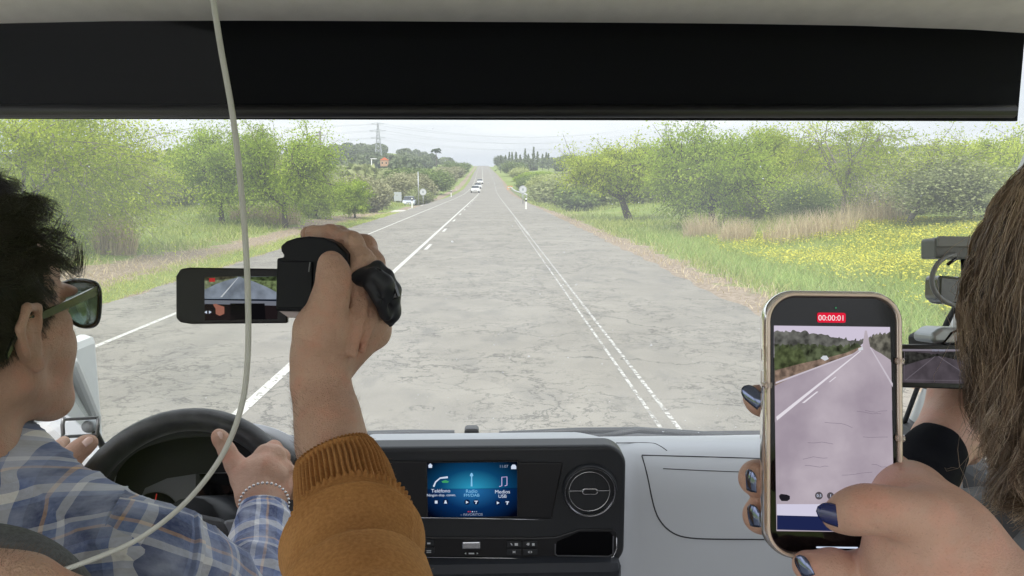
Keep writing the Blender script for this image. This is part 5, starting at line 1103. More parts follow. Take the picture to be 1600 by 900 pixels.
# shirt: body and collar, then the two sleeves
sb = [ell(D(-8, 752, .775), (.054, .058, .06), k=.01), cone(D(-10, 800, .77), D(165, 872, .735), .070, .058, .03), cone(D(-60, 900, .76), D(120, 950, .73), .12, .08, .05), cone(ch + Vector((0, 0, -.06)), ch + Vector((0, .03, -.35)), .15, .17, .06), cone(D(-30, 860, .76), ch + Vector((-.17, 0, .0)), .09, .066, .04), ell(HT @ Vector((0, -.03, -.12)), (.056, .056, .03), HT, .004, True),
      groove(D(2, 712, .72), D(74, 762, .735), .004, .003, .006), groove(D(5, 690, .73), D(58, 735, .735), .003, .002, .005)]
F_, lo_, h_ = field(sb, .004)
ax = [lo_[j] + h_ * np.arange(F_.shape[j]) for j in range(3)]; PX, PY, PZ = np.meshgrid(*ax, indexing='ij')
cr_ = (1 - np.abs(np.sin(PX * 26 + PZ * 44 + 1.8 * np.sin(PZ * 21 + PX * 9)))) ** 2 * .0075 + (1 - np.abs(np.sin(PX * 58 - PZ * 37 + 2 * np.sin(PX * 23 + PY * 11)))) ** 2 * .0035; F_ = F_ - cr_.astype(np.float32) + .003
V, Q = surfnet(F_, lo_, h_); V = relax(V, Q, 2, .4); uv = np.stack([(V - t3) @ np.array(CX) * .95 + (V - t3) @ np.array(CY_) * .35, (V - t3) @ np.array(CY_) * .95 - (V - t3) @ np.array(CX) * .30 + (V - t3) @ np.array(CF) * .5], 1)
shirt = npmesh('shirt', V, Q, plaid, driver, True, uv=uv)
P, r = pth([(150, 858, .735, 58), (205, 874, .745, 60), (258, 890, .77, 57), (300, 908, .80, 55), (342, 938, .835, 52), (375, 985, .87, 50)], 150)
V, F, uv = garment(P, r, 120, lambda a, s: .0042 * fold_noise(a, s, .62, .4) + .004 * (s < .068) * (s > .06) + .0016 * np.sin(a * 3 + s * 60)); npmesh('sleeve', V, F, plaid, shirt, True, uv=uv * np.array([1, 1]) + np.array([.02, .01]))
P, r = pth([(413, 792, 1.075, 33), (411, 806, 1.065, 37), (408, 835, 1.03, 40), (403, 880, .975, 43), (395, 940, .91, 46), (380, 1000, .86, 48)], 150)
V, F, uv = garment(P, r, 120, lambda a, s: .0040 * fold_noise(a, s, .75, 2.1) * min(1, s / .03)); slv = npmesh('sleeve', V, F, plaid, shirt, True, uv=uv * np.array([1.1, 1])); md = slv.modifiers.new('t', 'SOLIDIFY'); md.thickness = .002
P, r = pth([(56, 782, 1.08, 36), (30, 800, 1.0, 42), (-40, 850, .9, 48), (-80, 900, .82, 55)], 60); V, F, uv = garment(P, r, 90, lambda a, s: .003 * fold_noise(a, s, .9, 1.0)); npmesh('sleeve', V, F, plaid, shirt, True, uv=uv)
br_ = []; P, r = pth([(412.5, 791, 1.078, 31), (413, 787, 1.084, 30)], 2); T_ = Vector(P[1] - P[0]).normalized(); Aa = T_.cross(Vector(CF)).normalized(); Bb = T_.cross(Aa)
bmx = bmesh.new()
for i in range(34): a = 2 * math.pi * i / 34; bmesh.ops.create_icosphere(bmx, subdivisions=1, radius=.0024, matrix=Matrix.Translation(Vector(P[1]) + (Aa * math.cos(a) + Bb * math.sin(a)) * .0335))
wb = bm_obj('bracelet', bmx, mat('silver_beads', (.6, .6, .6), .25, .9), None, True, True); tag(wb, 'thin beaded silver bracelet round the driver right wrist', 'bracelet')

# ================= person in mustard knitwear holding up the small camcorder
fa = chain([(552, 930, .52, 28), (540, 800, .615, 30), (518, 690, .665, 28.5), (511, 645, .675, 26), (502, 605, .685, 23), (500, 590, .69, 22.5), (502, 555, .69, 24), (505, 520, .685, 25)], .012)
hd = chain([(502, 555, .685, 23.5), (503, 515, .675, 22.5), (515, 470, .667, 15.5), (521, 445, .664, 13.4), (521, 425, .666, 12.8), (517, 411, .669, 10.8)], .008) + \
    chain([(512, 565, .70, 21), (545, 500, .70, 21), (557, 440, .705, 15), (566, 412, .71, 12.2), (549, 380, .72, 10.2), (517, 367, .735, 8.8), (489, 364, .745, 7.8)], .008) + \
    chain([(520, 565, .705, 20), (565, 500, .715, 19), (577, 440, .725, 14), (580, 412, .735, 12), (570, 385, .755, 10.5), (530, 368, .785, 9), (482, 366, .79, 8.5)], .008) + \
    chain([(526, 562, .71, 18), (580, 505, .725, 16), (594, 465, .745, 12.5), (590, 430, .775, 11), (560, 410, .80, 9.5)], .008) + chain([(530, 560, .71, 17), (585, 520, .735, 14), (600, 490, .76, 11.5), (590, 465, .79, 9.5), (565, 455, .81, 8.5)], .008) + \
    [groove(D(543, 470, .684), D(540, 520, .684), .003, .002, .006), 
     groove(D(556, 478, .682), D(545, 548, .682), .0022, .002, .006), groove(D(572, 486, .693), D(556, 552, .693), .002, .002, .006)]
hd += [cone(D(a, b_, c), D(d_, e_, f_), .0030, .0022, .006) for a, b_, c, d_, e_, f_ in ((553, 555, .6765, 571, 470, .6905), (566, 548, .686, 590, 480, .7065), (545, 545, .6775, 556, 452, .690))] + [cone(D(566, 409, .699), D(566, 411, .699), .006, .006, .006), cone(D(549, 377, .710), D(549, 378, .710), .005, .005, .005)]
hd += crease(549, 379, .72, 11.2, -70, 60, 1, .0006, .002) + crease(530, 371, .727, 10, -70, 60, 1, .0005, .002)
hd += crease(500, 582, .69, 22.9, -75, 70, 3, .0011) + crease(500, 590, .69, 22.7, -40, 60, -3, .0009) + crease(519, 436, .663, 14.6, -60, 60, 1, .0007, .002) + crease(519, 430, .664, 14.2, -50, 50, 0, .0006, .002)
V, Q = body([(fa + hd, .0017)]); mus = npmesh('person', V, Q, skin_olive, None, True); tag(mus, 'person in a mustard knit sweater raising a hand with a small camcorder', 'person')
nail('fingernail', 517.5, 408.5, .6555, 0, -28, -6, 15, 15, mat('thumb_nail', (.50, .31, .24), .35), mus)
# fine arm hair
q = rng.random(4200); side = rng.normal(0, 1.1, 4200) + 1.2; rows = smoothpath([(540, 760, .632, 34.5), (518, 690, .665, 28.8), (511, 645, .675, 26.2), (503, 608, .685, 23.3)], 100); ii = (q * 99).astype(int); C = np.array([D(*r_[:3]) for r_ in rows])[ii]; rr = rows[ii, 3] / 1000
nrm = np.cos(side)[:, None] * np.array(CX) + np.sin(side)[:, None] * -np.array(CF); dn = np.array(D(505, 600, .68) - D(540, 760, .63)); dn /= np.linalg.norm(dn)
rt = C + nrm * rr[:, None] * .99; hd_ = nrm * .45 + dn * .8 + rng.normal(0, .3, (4200, 3)); tt = np.linspace(0, 1, 4); hd_ = nrm * .22 + dn * .9 + rng.normal(0, .25, (4200, 3)); P = rt[:, None] + hd_[:, None] * (.010 * tt)[None, :, None]; strands('arm_hair', P, .00011, .00004, mat('arm_hair_brown', (.12, .07, .04), .6), mus)
must = bpy.data.materials.new('mustard_knit'); must.use_nodes = True; n = must.node_tree; b = n.nodes['Principled BSDF']; b.inputs['Roughness'].default_value = .95; b.inputs['Sheen Weight'].default_value = .5; b.inputs['Sheen Tint'].default_value = (.8, .5, .25, 1); b.inputs['Specular IOR Level'].default_value = .1
uvn = nn('ShaderNodeTexCoord'); kn = nn('ShaderNodeTexNoise', Scale=420.0, Detail=3.0); lk(uvn.outputs['UV'], kn.inputs[0]); k2 = nn('ShaderNodeTexNoise', Scale=35.0, Detail=5.0); lk(uvn.outputs['UV'], k2.inputs[0])
wv_ = nn('ShaderNodeTexWave', Scale=190.0); wv_.bands_direction = 'Y'; lk(uvn.outputs['UV'], wv_.inputs[0])
lk(mixc(.5, ramp(kn.outputs[0], [(.3, (.27, .112, .034)), (.7, (.54, .265, .095))]).outputs[0], ramp(k2.outputs[0], [(.3, (.29, .125, .04)), (.7, (.50, .25, .09))]).outputs[0]), b.inputs['Base Color'])
bu = nn('ShaderNodeBump', Strength=.7, Distance=.0009); lk(math_('ADD', kn.outputs[0], math_('MULTIPLY', wv_.outputs['Fac'], .06)), bu.inputs['Height']); lk(bu.outputs[0], b.inputs['Normal'])
P, r = pth([(520, 706, .655, 33.5), (527, 725, .65, 36), (537, 755, .635, 39.5), (543, 785, .617, 40.5), (549, 815, .60, 42), (552, 850, .575, 43), (552, 900, .54, 43.5), (560, 970, .50, 52), (575, 1080, .45, 56)], 330)
def knit(a, s):
    rib = .0019 * np.sin(a * 58) * np.clip((.085 - s) / .01, 0, 1); t = s + .006 * np.sin(a + 1.0)
    st1 = .0065 * np.clip((t - .078) / .002, 0, 1) * np.clip((.104 - t) / .022, 0, 1) - .0025 * np.exp(-((t - .077) / .002) ** 2); st2 = .0115 * np.clip((t - .106) / .0025, 0, 1) * np.clip((.155 - t) / .045, 0, 1) - .004 * np.exp(-((t - .105) / .0025) ** 2); st3 = .007 * np.clip((t - .155 - .01 * np.sin(a)) / .004, 0, 1) * np.clip((.2 - t) / .04, 0, 1)
    sm = .0009 * np.exp(-((a - 4.65) / .03) ** 2) * (s > .08) - .0012 * np.exp(-((a - 4.85) / .02) ** 2) * (s > .08)
    return rib + st1 + st2 + st3 + sm + .0012 * fold_noise(a, s, .4, .3) * np.clip((s - .1) / .02, 0, 1) - .002 * np.clip((.004 - s) / .004, 0, 1)
V, F, uv = garment(P, r, 348, knit); sw_ = npmesh('sweater_sleeve', V, F, must, mus, True, uv=uv); md = sw_.modifiers.new('t', 'SOLIDIFY'); md.thickness = .003
# wool fuzz along the sleeve
idx = rng.integers(0, len(V), 9000); Nn = np.zeros_like(V); cP = P[np.clip(idx // 349, 0, len(P) - 1)]; nr = V[idx] - cP; nr /= np.linalg.norm(nr, axis=1)[:, None]; d = nr + rng.normal(0, .7, nr.shape); tt = np.linspace(0, 1, 3)
PP = V[idx][:, None] + d[:, None] * (.0013 * rng.random((9000, 1)) * tt)[..., None]; strands('wool_fuzz', PP, .00009, .00004, mat('wool_fibre', (.42, .23, .08), .9), sw_)

# ---- the small camcorder
cam1 = empty('camcorder', tuple(D(480, 440, .72)), 'small black camcorder with flip screen open, held above the mustard sleeve', 'camcorder')
blk = mat('camcorder_black', (.006, .007, .010), .45, spec=.25, bump=.06, bscale=900, dist=.0003); blk2 = mat('camcorder_gloss', (.008, .008, .010), .12)
def outline(pts, px0, py0, d): return [((x - px0) * d / FPX, (py0 - y) * d / FPX) for x, y in pts]
M1 = facing(487, 440, .695, -6, 0, 0)
bo = prism('body', outline([(430, 403), (441, 402), (441, 398), (437, 392), (436, 384), (446, 376), (462, 371), (482, 369), (505, 371), (525, 379), (543, 396), (548, 420), (545, 470), (535, 488), (428, 486)], 487, 440, .695), -.105, 0, blk, cam1, M=M1, bevel=.0022, seg=3)
prism('battery', outline([(434, 408), (489, 408), (489, 482), (432, 482)], 487, 440, .695), 0, .0022, blk, cam1, M=M1, bevel=.002)
tube('edge_highlight', [M1 @ Vector(((488 - 487) * .695 / FPX, (440 - 410) * .695 / FPX, .0055)), M1 @ Vector(((486 - 487) * .695 / FPX, (440 - 425) * .695 / FPX, .0055))], .0006, mat('highlight_grey', (.25, .26, .28), .3), cam1, 6)  # grey sliver that draws a highlight along the battery edge
pm1 = prism('bottom_reflection', outline([(430, 486), (474, 487), (473, 497), (446, 497)], 487, 440, .695), -.03, -.004, mat('pink_reflection_tone', (.50, .42, .42), .4), cam1, M=M1, bevel=.001)  # underside wedge, its pale pink reflection put into the colour
lathe('lens_barrel', [(.026, -.135), (.027, -.105), (.027, -.10)], blk2, cam1, 32, M1 @ Matrix.Translation((0, 0, 0)))
M2 = facing(362, 462, .70, 7, 0, 1.0); lo = lambda pts: outline(pts, 362, 462, .70)
lcd = prism('flip_screen', lo([(279, 430), (286, 419), (300, 417), (440, 421), (446, 424), (446, 507), (300, 505), (284, 502), (278, 495)]), -.008, 0, mat('flip_screen_black', (.008, .007, .009), .3, spec=.3), cam1, M=M2, bevel=.0015)
def lq(name, pts, m, z): return pydata(name, [M2 @ Vector((*p, z)) for p in lo(pts)], [tuple(range(len(pts)))[::-1]], m, lcd)
lq('picture', [(322, 432), (431, 433), (431, 500), (321, 500)], screenmat('lcd_dark', (30, 24, 26)), .0003)
lq('picture', [(322, 432), (431, 433), (431, 469), (321.5, 467)], screenmat('lcd_road', (118, 126, 138), var=.12, vscale=90), .0006)
lq('picture', [(322, 432), (372, 432), (371, 434), (355, 438), (340, 443), (322, 452)], screenmat('lcd_bank', (105, 112, 88), var=.3, vscale=260), .0008); lq('picture', [(322, 432), (368, 432), (366, 435), (350, 436.5), (335, 438), (322, 438)], screenmat('lcd_hedge', (62, 60, 48), var=.4, vscale=260), .001)
lq('picture', [(376, 433), (431, 433), (431, 458), (415, 449), (395, 440), (380, 435)], screenmat('lcd_grass', (88, 100, 68), var=.3, vscale=300), .0008); lq('picture', [(384, 433), (431, 433), (431, 440), (405, 439), (390, 436)], screenmat('lcd_hedge'and 'lcd_hedge2', (52, 62, 40), var=.4, vscale=260), .001)
lq('picture', [(372, 434), (373, 434), (348, 464), (345, 464)], screenmat('lcd_line', (190, 195, 200)), .001); lq('picture', [(321.5, 466), (431, 469), (431, 472), (321.5, 468)], screenmat('lcd_wiper', (25, 30, 42)), .001)
lq('picture', [(321.5, 468), (431, 472), (431, 479), (321.5, 474)], screenmat('lcd_dash', (108, 112, 122)), .0008); lq('picture', [(360, 474), (412, 475), (413, 500), (360, 500)], screenmat('lcd_console', (14, 13, 16)), .001)
lq('picture', [(334, 475), (338, 474), (345, 477), (351, 479), (351, 490), (344, 493), (338, 490), (338, 482)], screenmat('lcd_hand', (150, 98, 84)), .0011); lq('picture', [(329, 434), (338, 434), (338, 440), (329, 440)], screenmat('lcd_red', (170, 50, 50)), .0012)
lq('arrow_mark', [(321, 487), (325, 484.5), (325, 489.5)], scw, .0012); lq('arrow_mark', [(332, 487), (328, 484.5), (328, 489.5)][::-1], scw, .0012)
st = chain([(547, 437, .700, 6.5), (566, 434, .690, 7.5), (585, 432, .684, 8), (598, 445, .688, 10), (606, 465, .70, 11), (609, 488, .715, 10), (607, 500, .725, 7)], .004) + chain([(570, 424, .693, 4), (590, 416, .695, 5), (606, 430, .70, 5), (616, 452, .705, 6), (616, 478, .715, 5)], .004) + chain([(575, 445, .683, 5), (592, 465, .686, 6), (603, 492, .70, 6)], .004) + [groove(D(590, 422, .682), D(612, 490, .695), .0018, .0018, .002), groove(D(580, 436, .674), D(602, 480, .686), .0015, .0015, .002)]
V, Q = body([(st, .0016)]); npmesh('hand_strap', V, Q, mat('strap_black', (.016, .018, .024), .5, bump=.3, bscale=700, dist=.0006), cam1, True)
boxes('strap_buckle', [((0, 0, 0), (.011, .016, .006))], blk2, cam1, M=facing(612, 455, .692, -20, 0, 20), bevel=.001)

# ================= hand holding the phone
ph = chain([(1422, 790, .43, 19.5), (1452, 838, .415, 23.5), (1515, 918, .40, 25), (1588, 975, .39, 26), (1720, 1060, .36, 32)], .02) + chain([(1470, 850, .415, 24), (1430, 880, .42, 20), (1395, 905, .43, 17)], .02) + [cone(D(1420, 775, .45), D(1405, 800, .48), .021, .02, .015)] + \
    chain([(1480, 850, .405, 22), (1440, 812, .40, 14.5), (1395, 799, .397, 11.2), (1358, 795, .397, 10.8), (1338, 798, .398, 9.8), (1318, 804, .401, 7.8), (1304, 808, .403, 5.6)], .008) + \
    chain([(1425, 770, .47, 15), (1350, 700, .485, 11), (1260, 650, .482, 9.5), (1190, 626, .468, 8.5), (1181, 622, .464, 7.5)], .006) + chain([(1425, 790, .475, 15), (1330, 760, .488, 11.5), (1230, 750, .483, 10.5), (1184, 747, .466, 10), (1181, 748, .463, 9.5)], .006) + \
    chain([(1420, 815, .475, 15), (1330, 812, .488, 11), (1230, 806, .483, 10), (1190, 806, .466, 9.8), (1187, 806, .463, 9.2)], .006) + chain([(1410, 880, .45, 15), (1350, 890, .445, 10), (1300, 886, .435, 9.5), (1262, 884, .43, 8.6)], .006) + chain([(1440, 930, .43, 18), (1380, 915, .435, 13), (1310, 912, .44, 11)], .006) + \
    []
def vcrease(px, py, d, r, a0, a1, g=.0007, dx=0):
    c = D(px, py, d); L_ = [c + CY_ * (r / 1000 * math.sin(R(a0 + (a1 - a0) * i / 6))) - CF * (r / 1000 * math.cos(R(a0 + (a1 - a0) * i / 6))) + CX * (dx / 1000 * i / 6) for i in range(7)]
    return [groove(p, q, g, g, .002) for p, q in zip(L_[:-1], L_[1:])]
ph += vcrease(1350, 796, .397, 10.4, -75, 75, .0005, 1) + vcrease(1358, 795, .397, 10.7, -75, 75, .0005, 1)
V, Q = body([(ph, .0015)]); pw = npmesh('person', V, Q, skin_fair, None, True); tag(pw, 'hand with dark blue nails filming with a phone, thumb on its screen', 'person')
nb_ = mat('dark_blue_polish', (.008, .016, .11), .22, coat=.8); nc = mat('chrome_polish', (.16, .19, .30), .12, .9, coat=.5)
nail('fingernail', 1306, 806, .3935, -8, -6, 72, 11.5, 19, nb_, pw); nail('fingernail', 1175, 618, .4565, -30, -12, 50, 10, 15, nc, pw)
nail('fingernail', 1170, 751, .455, -62, 0, 0, 10, 13, nc, pw); nail('fingernail', 1175, 806, .455, -58, 0, 8, 10, 13, nc, pw); nail('fingernail', 1254, 885, .422, -45, 0, 30, 9, 12, nc, pw)
bmx = bmesh.new(); c0 = D(1592, 968, .39); ax_ = (D(1720, 1060, .36) - D(1520, 915, .40)).normalized(); a1_ = ax_.cross(Vector(CF)).normalized(); a2_ = ax_.cross(a1_)
for i in range(64): a = 2 * math.pi * i / 64; bmesh.ops.create_icosphere(bmx, subdivisions=1, radius=.0018, matrix=Matrix.Translation(c0 + (a1_ * math.cos(a) + a2_ * math.sin(a)) * .0285))
wb = bm_obj('bracelet', bmx, mat('gold_beads', (.75, .55, .35), .25, .95), None, True, True); tag(wb, 'gold beaded bracelet on the wrist of the hand holding the phone', 'bracelet')
# ---- phone
PM = facing(1302, 663, .448, 0, -2, -.7); kp = .448 / FPX; pl2 = lambda x, y: ((x - 1302) * kp, (663 - y) * kp)
phone = empty('smartphone', tuple(PM.to_translation()), 'smartphone in a clear pinkish case recording the road, held upright at the right', 'smartphone')
prism('body', rrect(198 * kp, 398 * kp, 40 * kp, 12), -.0085, -.0012, mat('phone_edge_purple', (.10, .06, .07), .25, .6), phone, M=PM, bevel=.001)
gls = prism('screen_glass', rrect(195 * kp, 395 * kp, 38 * kp, 12), -.0012, 0, mat('phone_glass_black', (.003, .003, .004), .08, spec=.4), phone, M=PM)
cm = bpy.data.materials.new('clear_pink_case'); cm.use_nodes = True; n = cm.node_tree; b = n.nodes['Principled BSDF']; b.inputs['Base Color'].default_value = (.97, .84, .78, 1); b.inputs['Roughness'].default_value = .06; b.inputs['Transmission Weight'].default_value = .82; b.inputs['IOR'].default_value = 1.45; b.inputs['Coat Weight'].default_value = .4
def ringgeo(w, h, r, rad, wz, M, seg=12, n_=14):
    L_ = rrect(w, h, r, n_); m_ = len(L_); V, F = [], []
    for i in range(m_):
        p = Vector((*L_[i], 0)); t = (Vector((*L_[(i + 1) % m_], 0)) - Vector((*L_[i - 1], 0))).normalized(); o = Vector((t.y, -t.x, 0))
        if o.dot(p) < 0: o = -o
        for k in range(seg): a = 2 * math.pi * k / seg; V.append(M @ (p + o * rad * math.cos(a) + Vector((0, 0, wz * math.sin(a)))))
    for i in range(m_):
        for k in range(seg): F.append((i * seg + k, i * seg + (k + 1) % seg, ((i + 1) % m_) * seg + (k + 1) % seg, ((i + 1) % m_) * seg + k))
    return V, F
V, F = ringgeo(207 * kp, 407 * kp, 44 * kp, .0021, .0065, PM @ Matrix.Translation((0, 0, -.004))); case = pydata('case', V, F, cm, phone, True, True)
V, F = ringgeo(205 * kp, 405 * kp, 43 * kp, .0009, .0010, PM @ Matrix.Translation((0, 0, .0018))); pydata('case_lip', V, F, mat('case_lip_clear', (.78, .62, .52), .1, coat=.6, spec=.8), case, True, True)
for x, y in ((-60, -204), (30, -204), (-103, 60), (103, 100), (103, -20)): prism('case_bump', rrect(.005, .004, .0014, 3, x * kp, y * kp), -.004, .0028, case.data.materials[0], case, M=PM, bevel=.0008)
for y0, y1 in ((545, 567), (580, 605), (615, 642)): boxes('side_button', [((*pl2(1197.5, (y0 + y1) / 2), -.004), (.0035, (y1 - y0) * kp, .004))], mat('button_glass', (.55, .47, .44), .2, coat=.5), phone, M=PM, bevel=.001)
pic = lambda name, pts, m, z: pydata(name, [PM @ Vector((*pl2(*p), z)) for p in pts], [tuple(range(len(pts)))[::-1]], m, gls)
def rough(pts, amp, n_=60):
    P_ = np.array(pts, float); t = np.linspace(0, len(P_) - 1, n_); o = np.stack([np.interp(t, range(len(P_)), P_[:, 0]), np.interp(t, range(len(P_)), P_[:, 1])], 1); o[1:-1, 1] += rng.normal(0, amp, n_ - 2); return [tuple(q) for q in o]
A_ = screenmat('phone_asphalt', (158, 146, 158), col2=(188, 177, 186), vscale=26); A_.node_tree.nodes['Noise Texture'].inputs['Detail'].default_value = 8
pic('picture', [(1209, 510), (1391, 510), (1397, 829), (1213, 829)], A_, .0002)
pic('picture', [(1209, 510), (1391, 510), (1391, 545), (1209, 560)], screenmat('phone_sky', (205, 196, 214)), .0003)
pic('picture', rough([(1209, 520), (1240, 518), (1280, 522), (1310, 528), (1335, 531), (1350, 530)], 1.2) + [(1352, 533), (1330, 552), (1290, 566), (1250, 582), (1210, 600)], screenmat('phone_hill', (92, 92, 88), var=.3, vscale=190), .0004)
pic('picture', rough([(1209, 538), (1235, 540), (1262, 538), (1290, 541), (1318, 540), (1340, 536)], 1.6) + [(1346, 541), (1316, 556), (1285, 566), (1250, 580), (1210, 595)], screenmat('phone_hedge', (66, 72, 54), var=.45, vscale=260), .0005)
pic('picture', rough([(1209, 555), (1222, 540), (1236, 546), (1250, 544), (1258, 560), (1262, 570)], 1.5, 40) + [(1240, 577), (1210, 586)], screenmat('phone_bush', (72, 80, 54), var=.3, vscale=260), .0006)
pic('picture', [(1210, 580), (1250, 569), (1285, 561), (1322, 551), (1345, 541), (1348, 543), (1330, 553), (1290, 568), (1250, 584), (1210, 604)], screenmat('phone_bank', (122, 104, 92), var=.25, vscale=260), .0007)
pic('picture', rough([(1358, 541), (1357, 528), (1366, 522), (1378, 520), (1391, 519)], 1.5, 40) + [(1392, 562), (1377, 552), (1364, 545)], screenmat('phone_right_hedge', (92, 90, 82), var=.35, vscale=260), .0005)
pic('picture', [(1347, 541), (1351, 516), (1354, 516), (1359, 541), (1392, 565), (1393, 640), (1210, 660), (1210, 605), (1290, 570), (1330, 554)], A_, .0008)
W_ = screenmat('phone_line', (226, 220, 228))
pic('picture', [(1343, 548), (1345, 548), (1213, 658), (1212, 652)], W_, .0010); pic('picture', [(1275, 612), (1278, 612), (1256, 630), (1252, 630)], W_, .0010); pic('picture', [(1304, 589), (1306, 589), (1296, 597), (1294, 597)], W_, .0010)
pic('picture', [(1330, 553), (1332, 554), (1211, 601), (1211, 598)], screenmat('phone_faint_line', (198, 190, 200)), .0010); pic('picture', [(1358, 542), (1360, 542), (1394, 598), (1394, 604)], screenmat('phone_faint_line', (0, 0, 0)), .0010)
pic('picture', [(1281, 560), (1285, 556), (1291, 556), (1294, 561), (1288, 564)], screenmat('phone_car', (205, 208, 214)), .0011); pic('picture', [(1340, 544), (1347, 541), (1348, 546), (1341, 548)], screenmat('phone_car', (0, 0, 0)), .0011)
for k in range(9):
    x, y = 1230 + 150 * rng.random(), 640 + 125 * rng.random(); L_ = [(x, y)]; 
    for q in range(5): x += 6 + 5 * rng.random(); y += rng.normal(0, 1.6); L_.append((x, y))
    L_ = [p for p in L_ if p[0] < 1388]
    if len(L_) > 2: tubes('picture', [([PM @ Vector((*pl2(*p), .0008)) for p in L_], .00014)], screenmat('phone_crack', (134, 122, 136)), gls, 4)
pic('picture', [(1213, 787), (1290, 786), (1396, 790), (1396, 808), (1213, 804)], screenmat('phone_dash', (206, 202, 222)), .0011); pic('picture', [(1213, 804), (1350, 806), (1350, 828), (1213, 826)], screenmat('phone_console', (30, 38, 78)), .0012); pic('picture', [(1362, 818), (1372, 814), (1398, 816), (1398, 830), (1363, 829)], screenmat('phone_dash', (0, 0, 0)), .0012)
pic('picture', [(1216, 774), (1219, 771), (1228, 772), (1233, 774), (1233, 779), (1229, 782), (1220, 782), (1217, 778)], screenmat('phone_knob', (32, 30, 36)), .0012)
V = rrect(45, 15.5, 3, 5, 1299, 496.5); pic('timer_badge', V[::-1], screenmat('phone_red', (226, 30, 60)), .0004); text('timer_text', '00:00:01', PM @ Matrix.Translation((*pl2(1299, 497.3), .0006)), 12.2 * kp, screenmat('phone_white', (250, 235, 238)), gls, 0)
lathe('status_dot', [(1.2 * kp, 0), (1.2 * kp, .0002)], scg, gls, 12, PM @ Matrix.Translation((*pl2(1306, 481), .0004)))
for x, s_, m_, r_ in ((1278, '0,5', scw, 6), (1296, '1', scw, 5.5), (1314.5, '2,2×', screenmat('phone_yellow', (240, 200, 60)), 8)):
    lathe('zoom_button', [(r_ * kp, 0), (r_ * kp, .0001)], screenmat('phone_zoom_grey', (84, 78, 84)), gls, 20, PM @ Matrix.Translation((*pl2(x, 773), .0012))); text('zoom_text', s_, PM @ Matrix.Translation((*pl2(x, 773), .0015)), (6.2 if len(s_) > 1 else 7) * kp, m_, gls, 0)
pic('home_bar', rrect(65, 2.6, 1.3, 4, 1307, 853)[::-1], scw, .0004)

# ================= brown haired passenger filming at the right
HR = Matrix.Translation(D(1790, 470, .58)) @ Matrix.Rotation(R(8), 4, 'Z') @ Matrix.Rotation(R(-6), 4, 'X')
arm2 = chain([(1400, 830, .74, 36), (1450, 735, .80, 29), (1472, 690, .825, 29), (1488, 655, .84, 28), (1492, 615, .85, 25), (1500, 575, .86, 21)], .012) + chain([(1492, 690, .83, 22), (1512, 705, .835, 13), (1530, 672, .845, 12.5), (1552, 668, .835, 10.5), (1575, 672, .82, 9.5)], .008) + \
    chain([(1505, 670, .84, 20), (1530, 660, .85, 13), (1560, 655, .84, 10), (1585, 660, .83, 9)], .007) + chain([(1500, 690, .84, 20), (1520, 690, .845, 14), (1550, 688, .84, 10.5), (1575, 690, .83, 9)], .007) + chain([(1498, 600, .86, 18), (1520, 590, .87, 12), (1540, 570, .86, 10)], .007) + chain([(1502, 640, .85, 18), (1535, 642, .86, 12), (1570, 640, .85, 10)], .007)
sh2 = HR @ Vector((0, -.06, -.25))
core2 = [cone(HR @ Vector((0, -.045, -.18)), sh2, .058, .11, .04), cone(sh2, sh2 + Vector((0, .0, -.35)), .12, .14, .05), cone(sh2 + Vector((-.16, .0, -.02)), D(1560, 850, .66), .05, .04, .03), cone(D(1560, 850, .66), D(1400, 830, .74), .04, .036, .03)]
V, Q = body([(headprims(HR, True), .003), (arm2, .002), (core2, .007)]); pb = npmesh('person', V, Q, skin_fair, None, True); tag(pb, 'passenger with long brown hair and grey padded jacket filming at the right edge', 'person')
blkc = mat('black_knit_cuff', (.006, .007, .011), .95, spec=.15, bump=.4, bscale=500, dist=.001)
P, r = pth([(1463, 703, .812, 31), (1455, 715, .80, 33), (1438, 745, .78, 35), (1415, 800, .74, 40), (1390, 860, .7, 46)], 80); V, F, uv = garment(P, r, 80, lambda a, s: .0012 * fold_noise(a, s, .9)); cf = npmesh('cuff', V, F, blkc, pb, True, uv=uv); md = cf.modifiers.new('t', 'SOLIDIFY'); md.thickness = .003
jk = mat('grey_padded_nylon', (.085, .087, .10), .55, var=.12, vscale=20, bump=.25, bscale=90, dist=.003, sheen=.2)
P, r = pth([(1500, 775, .70, 12), (1512, 790, .69, 24), (1540, 815, .67, 38), (1590, 850, .64, 58), (1680, 880, .62, 80), (1800, 900, .62, 95)], 110); V, F, uv = garment(P, r, 120, lambda a, s: .0035 * fold_noise(a, s, .7, .9) * (1.2 if s < .06 else .8)); npmesh('jacket', V, F, jk, pb, True, uv=uv)
V, Q = body([([cone(sh2 + Vector((0, 0, -.02)), sh2 + Vector((0, 0, -.4)), .15, .18, .05), cone(sh2 + Vector((-.15, 0, -.04)), sh2 + Vector((.15, 0, -.04)), .075, .075, .05)], .008)]); npmesh('jacket', V, Q, jk, pb, True)
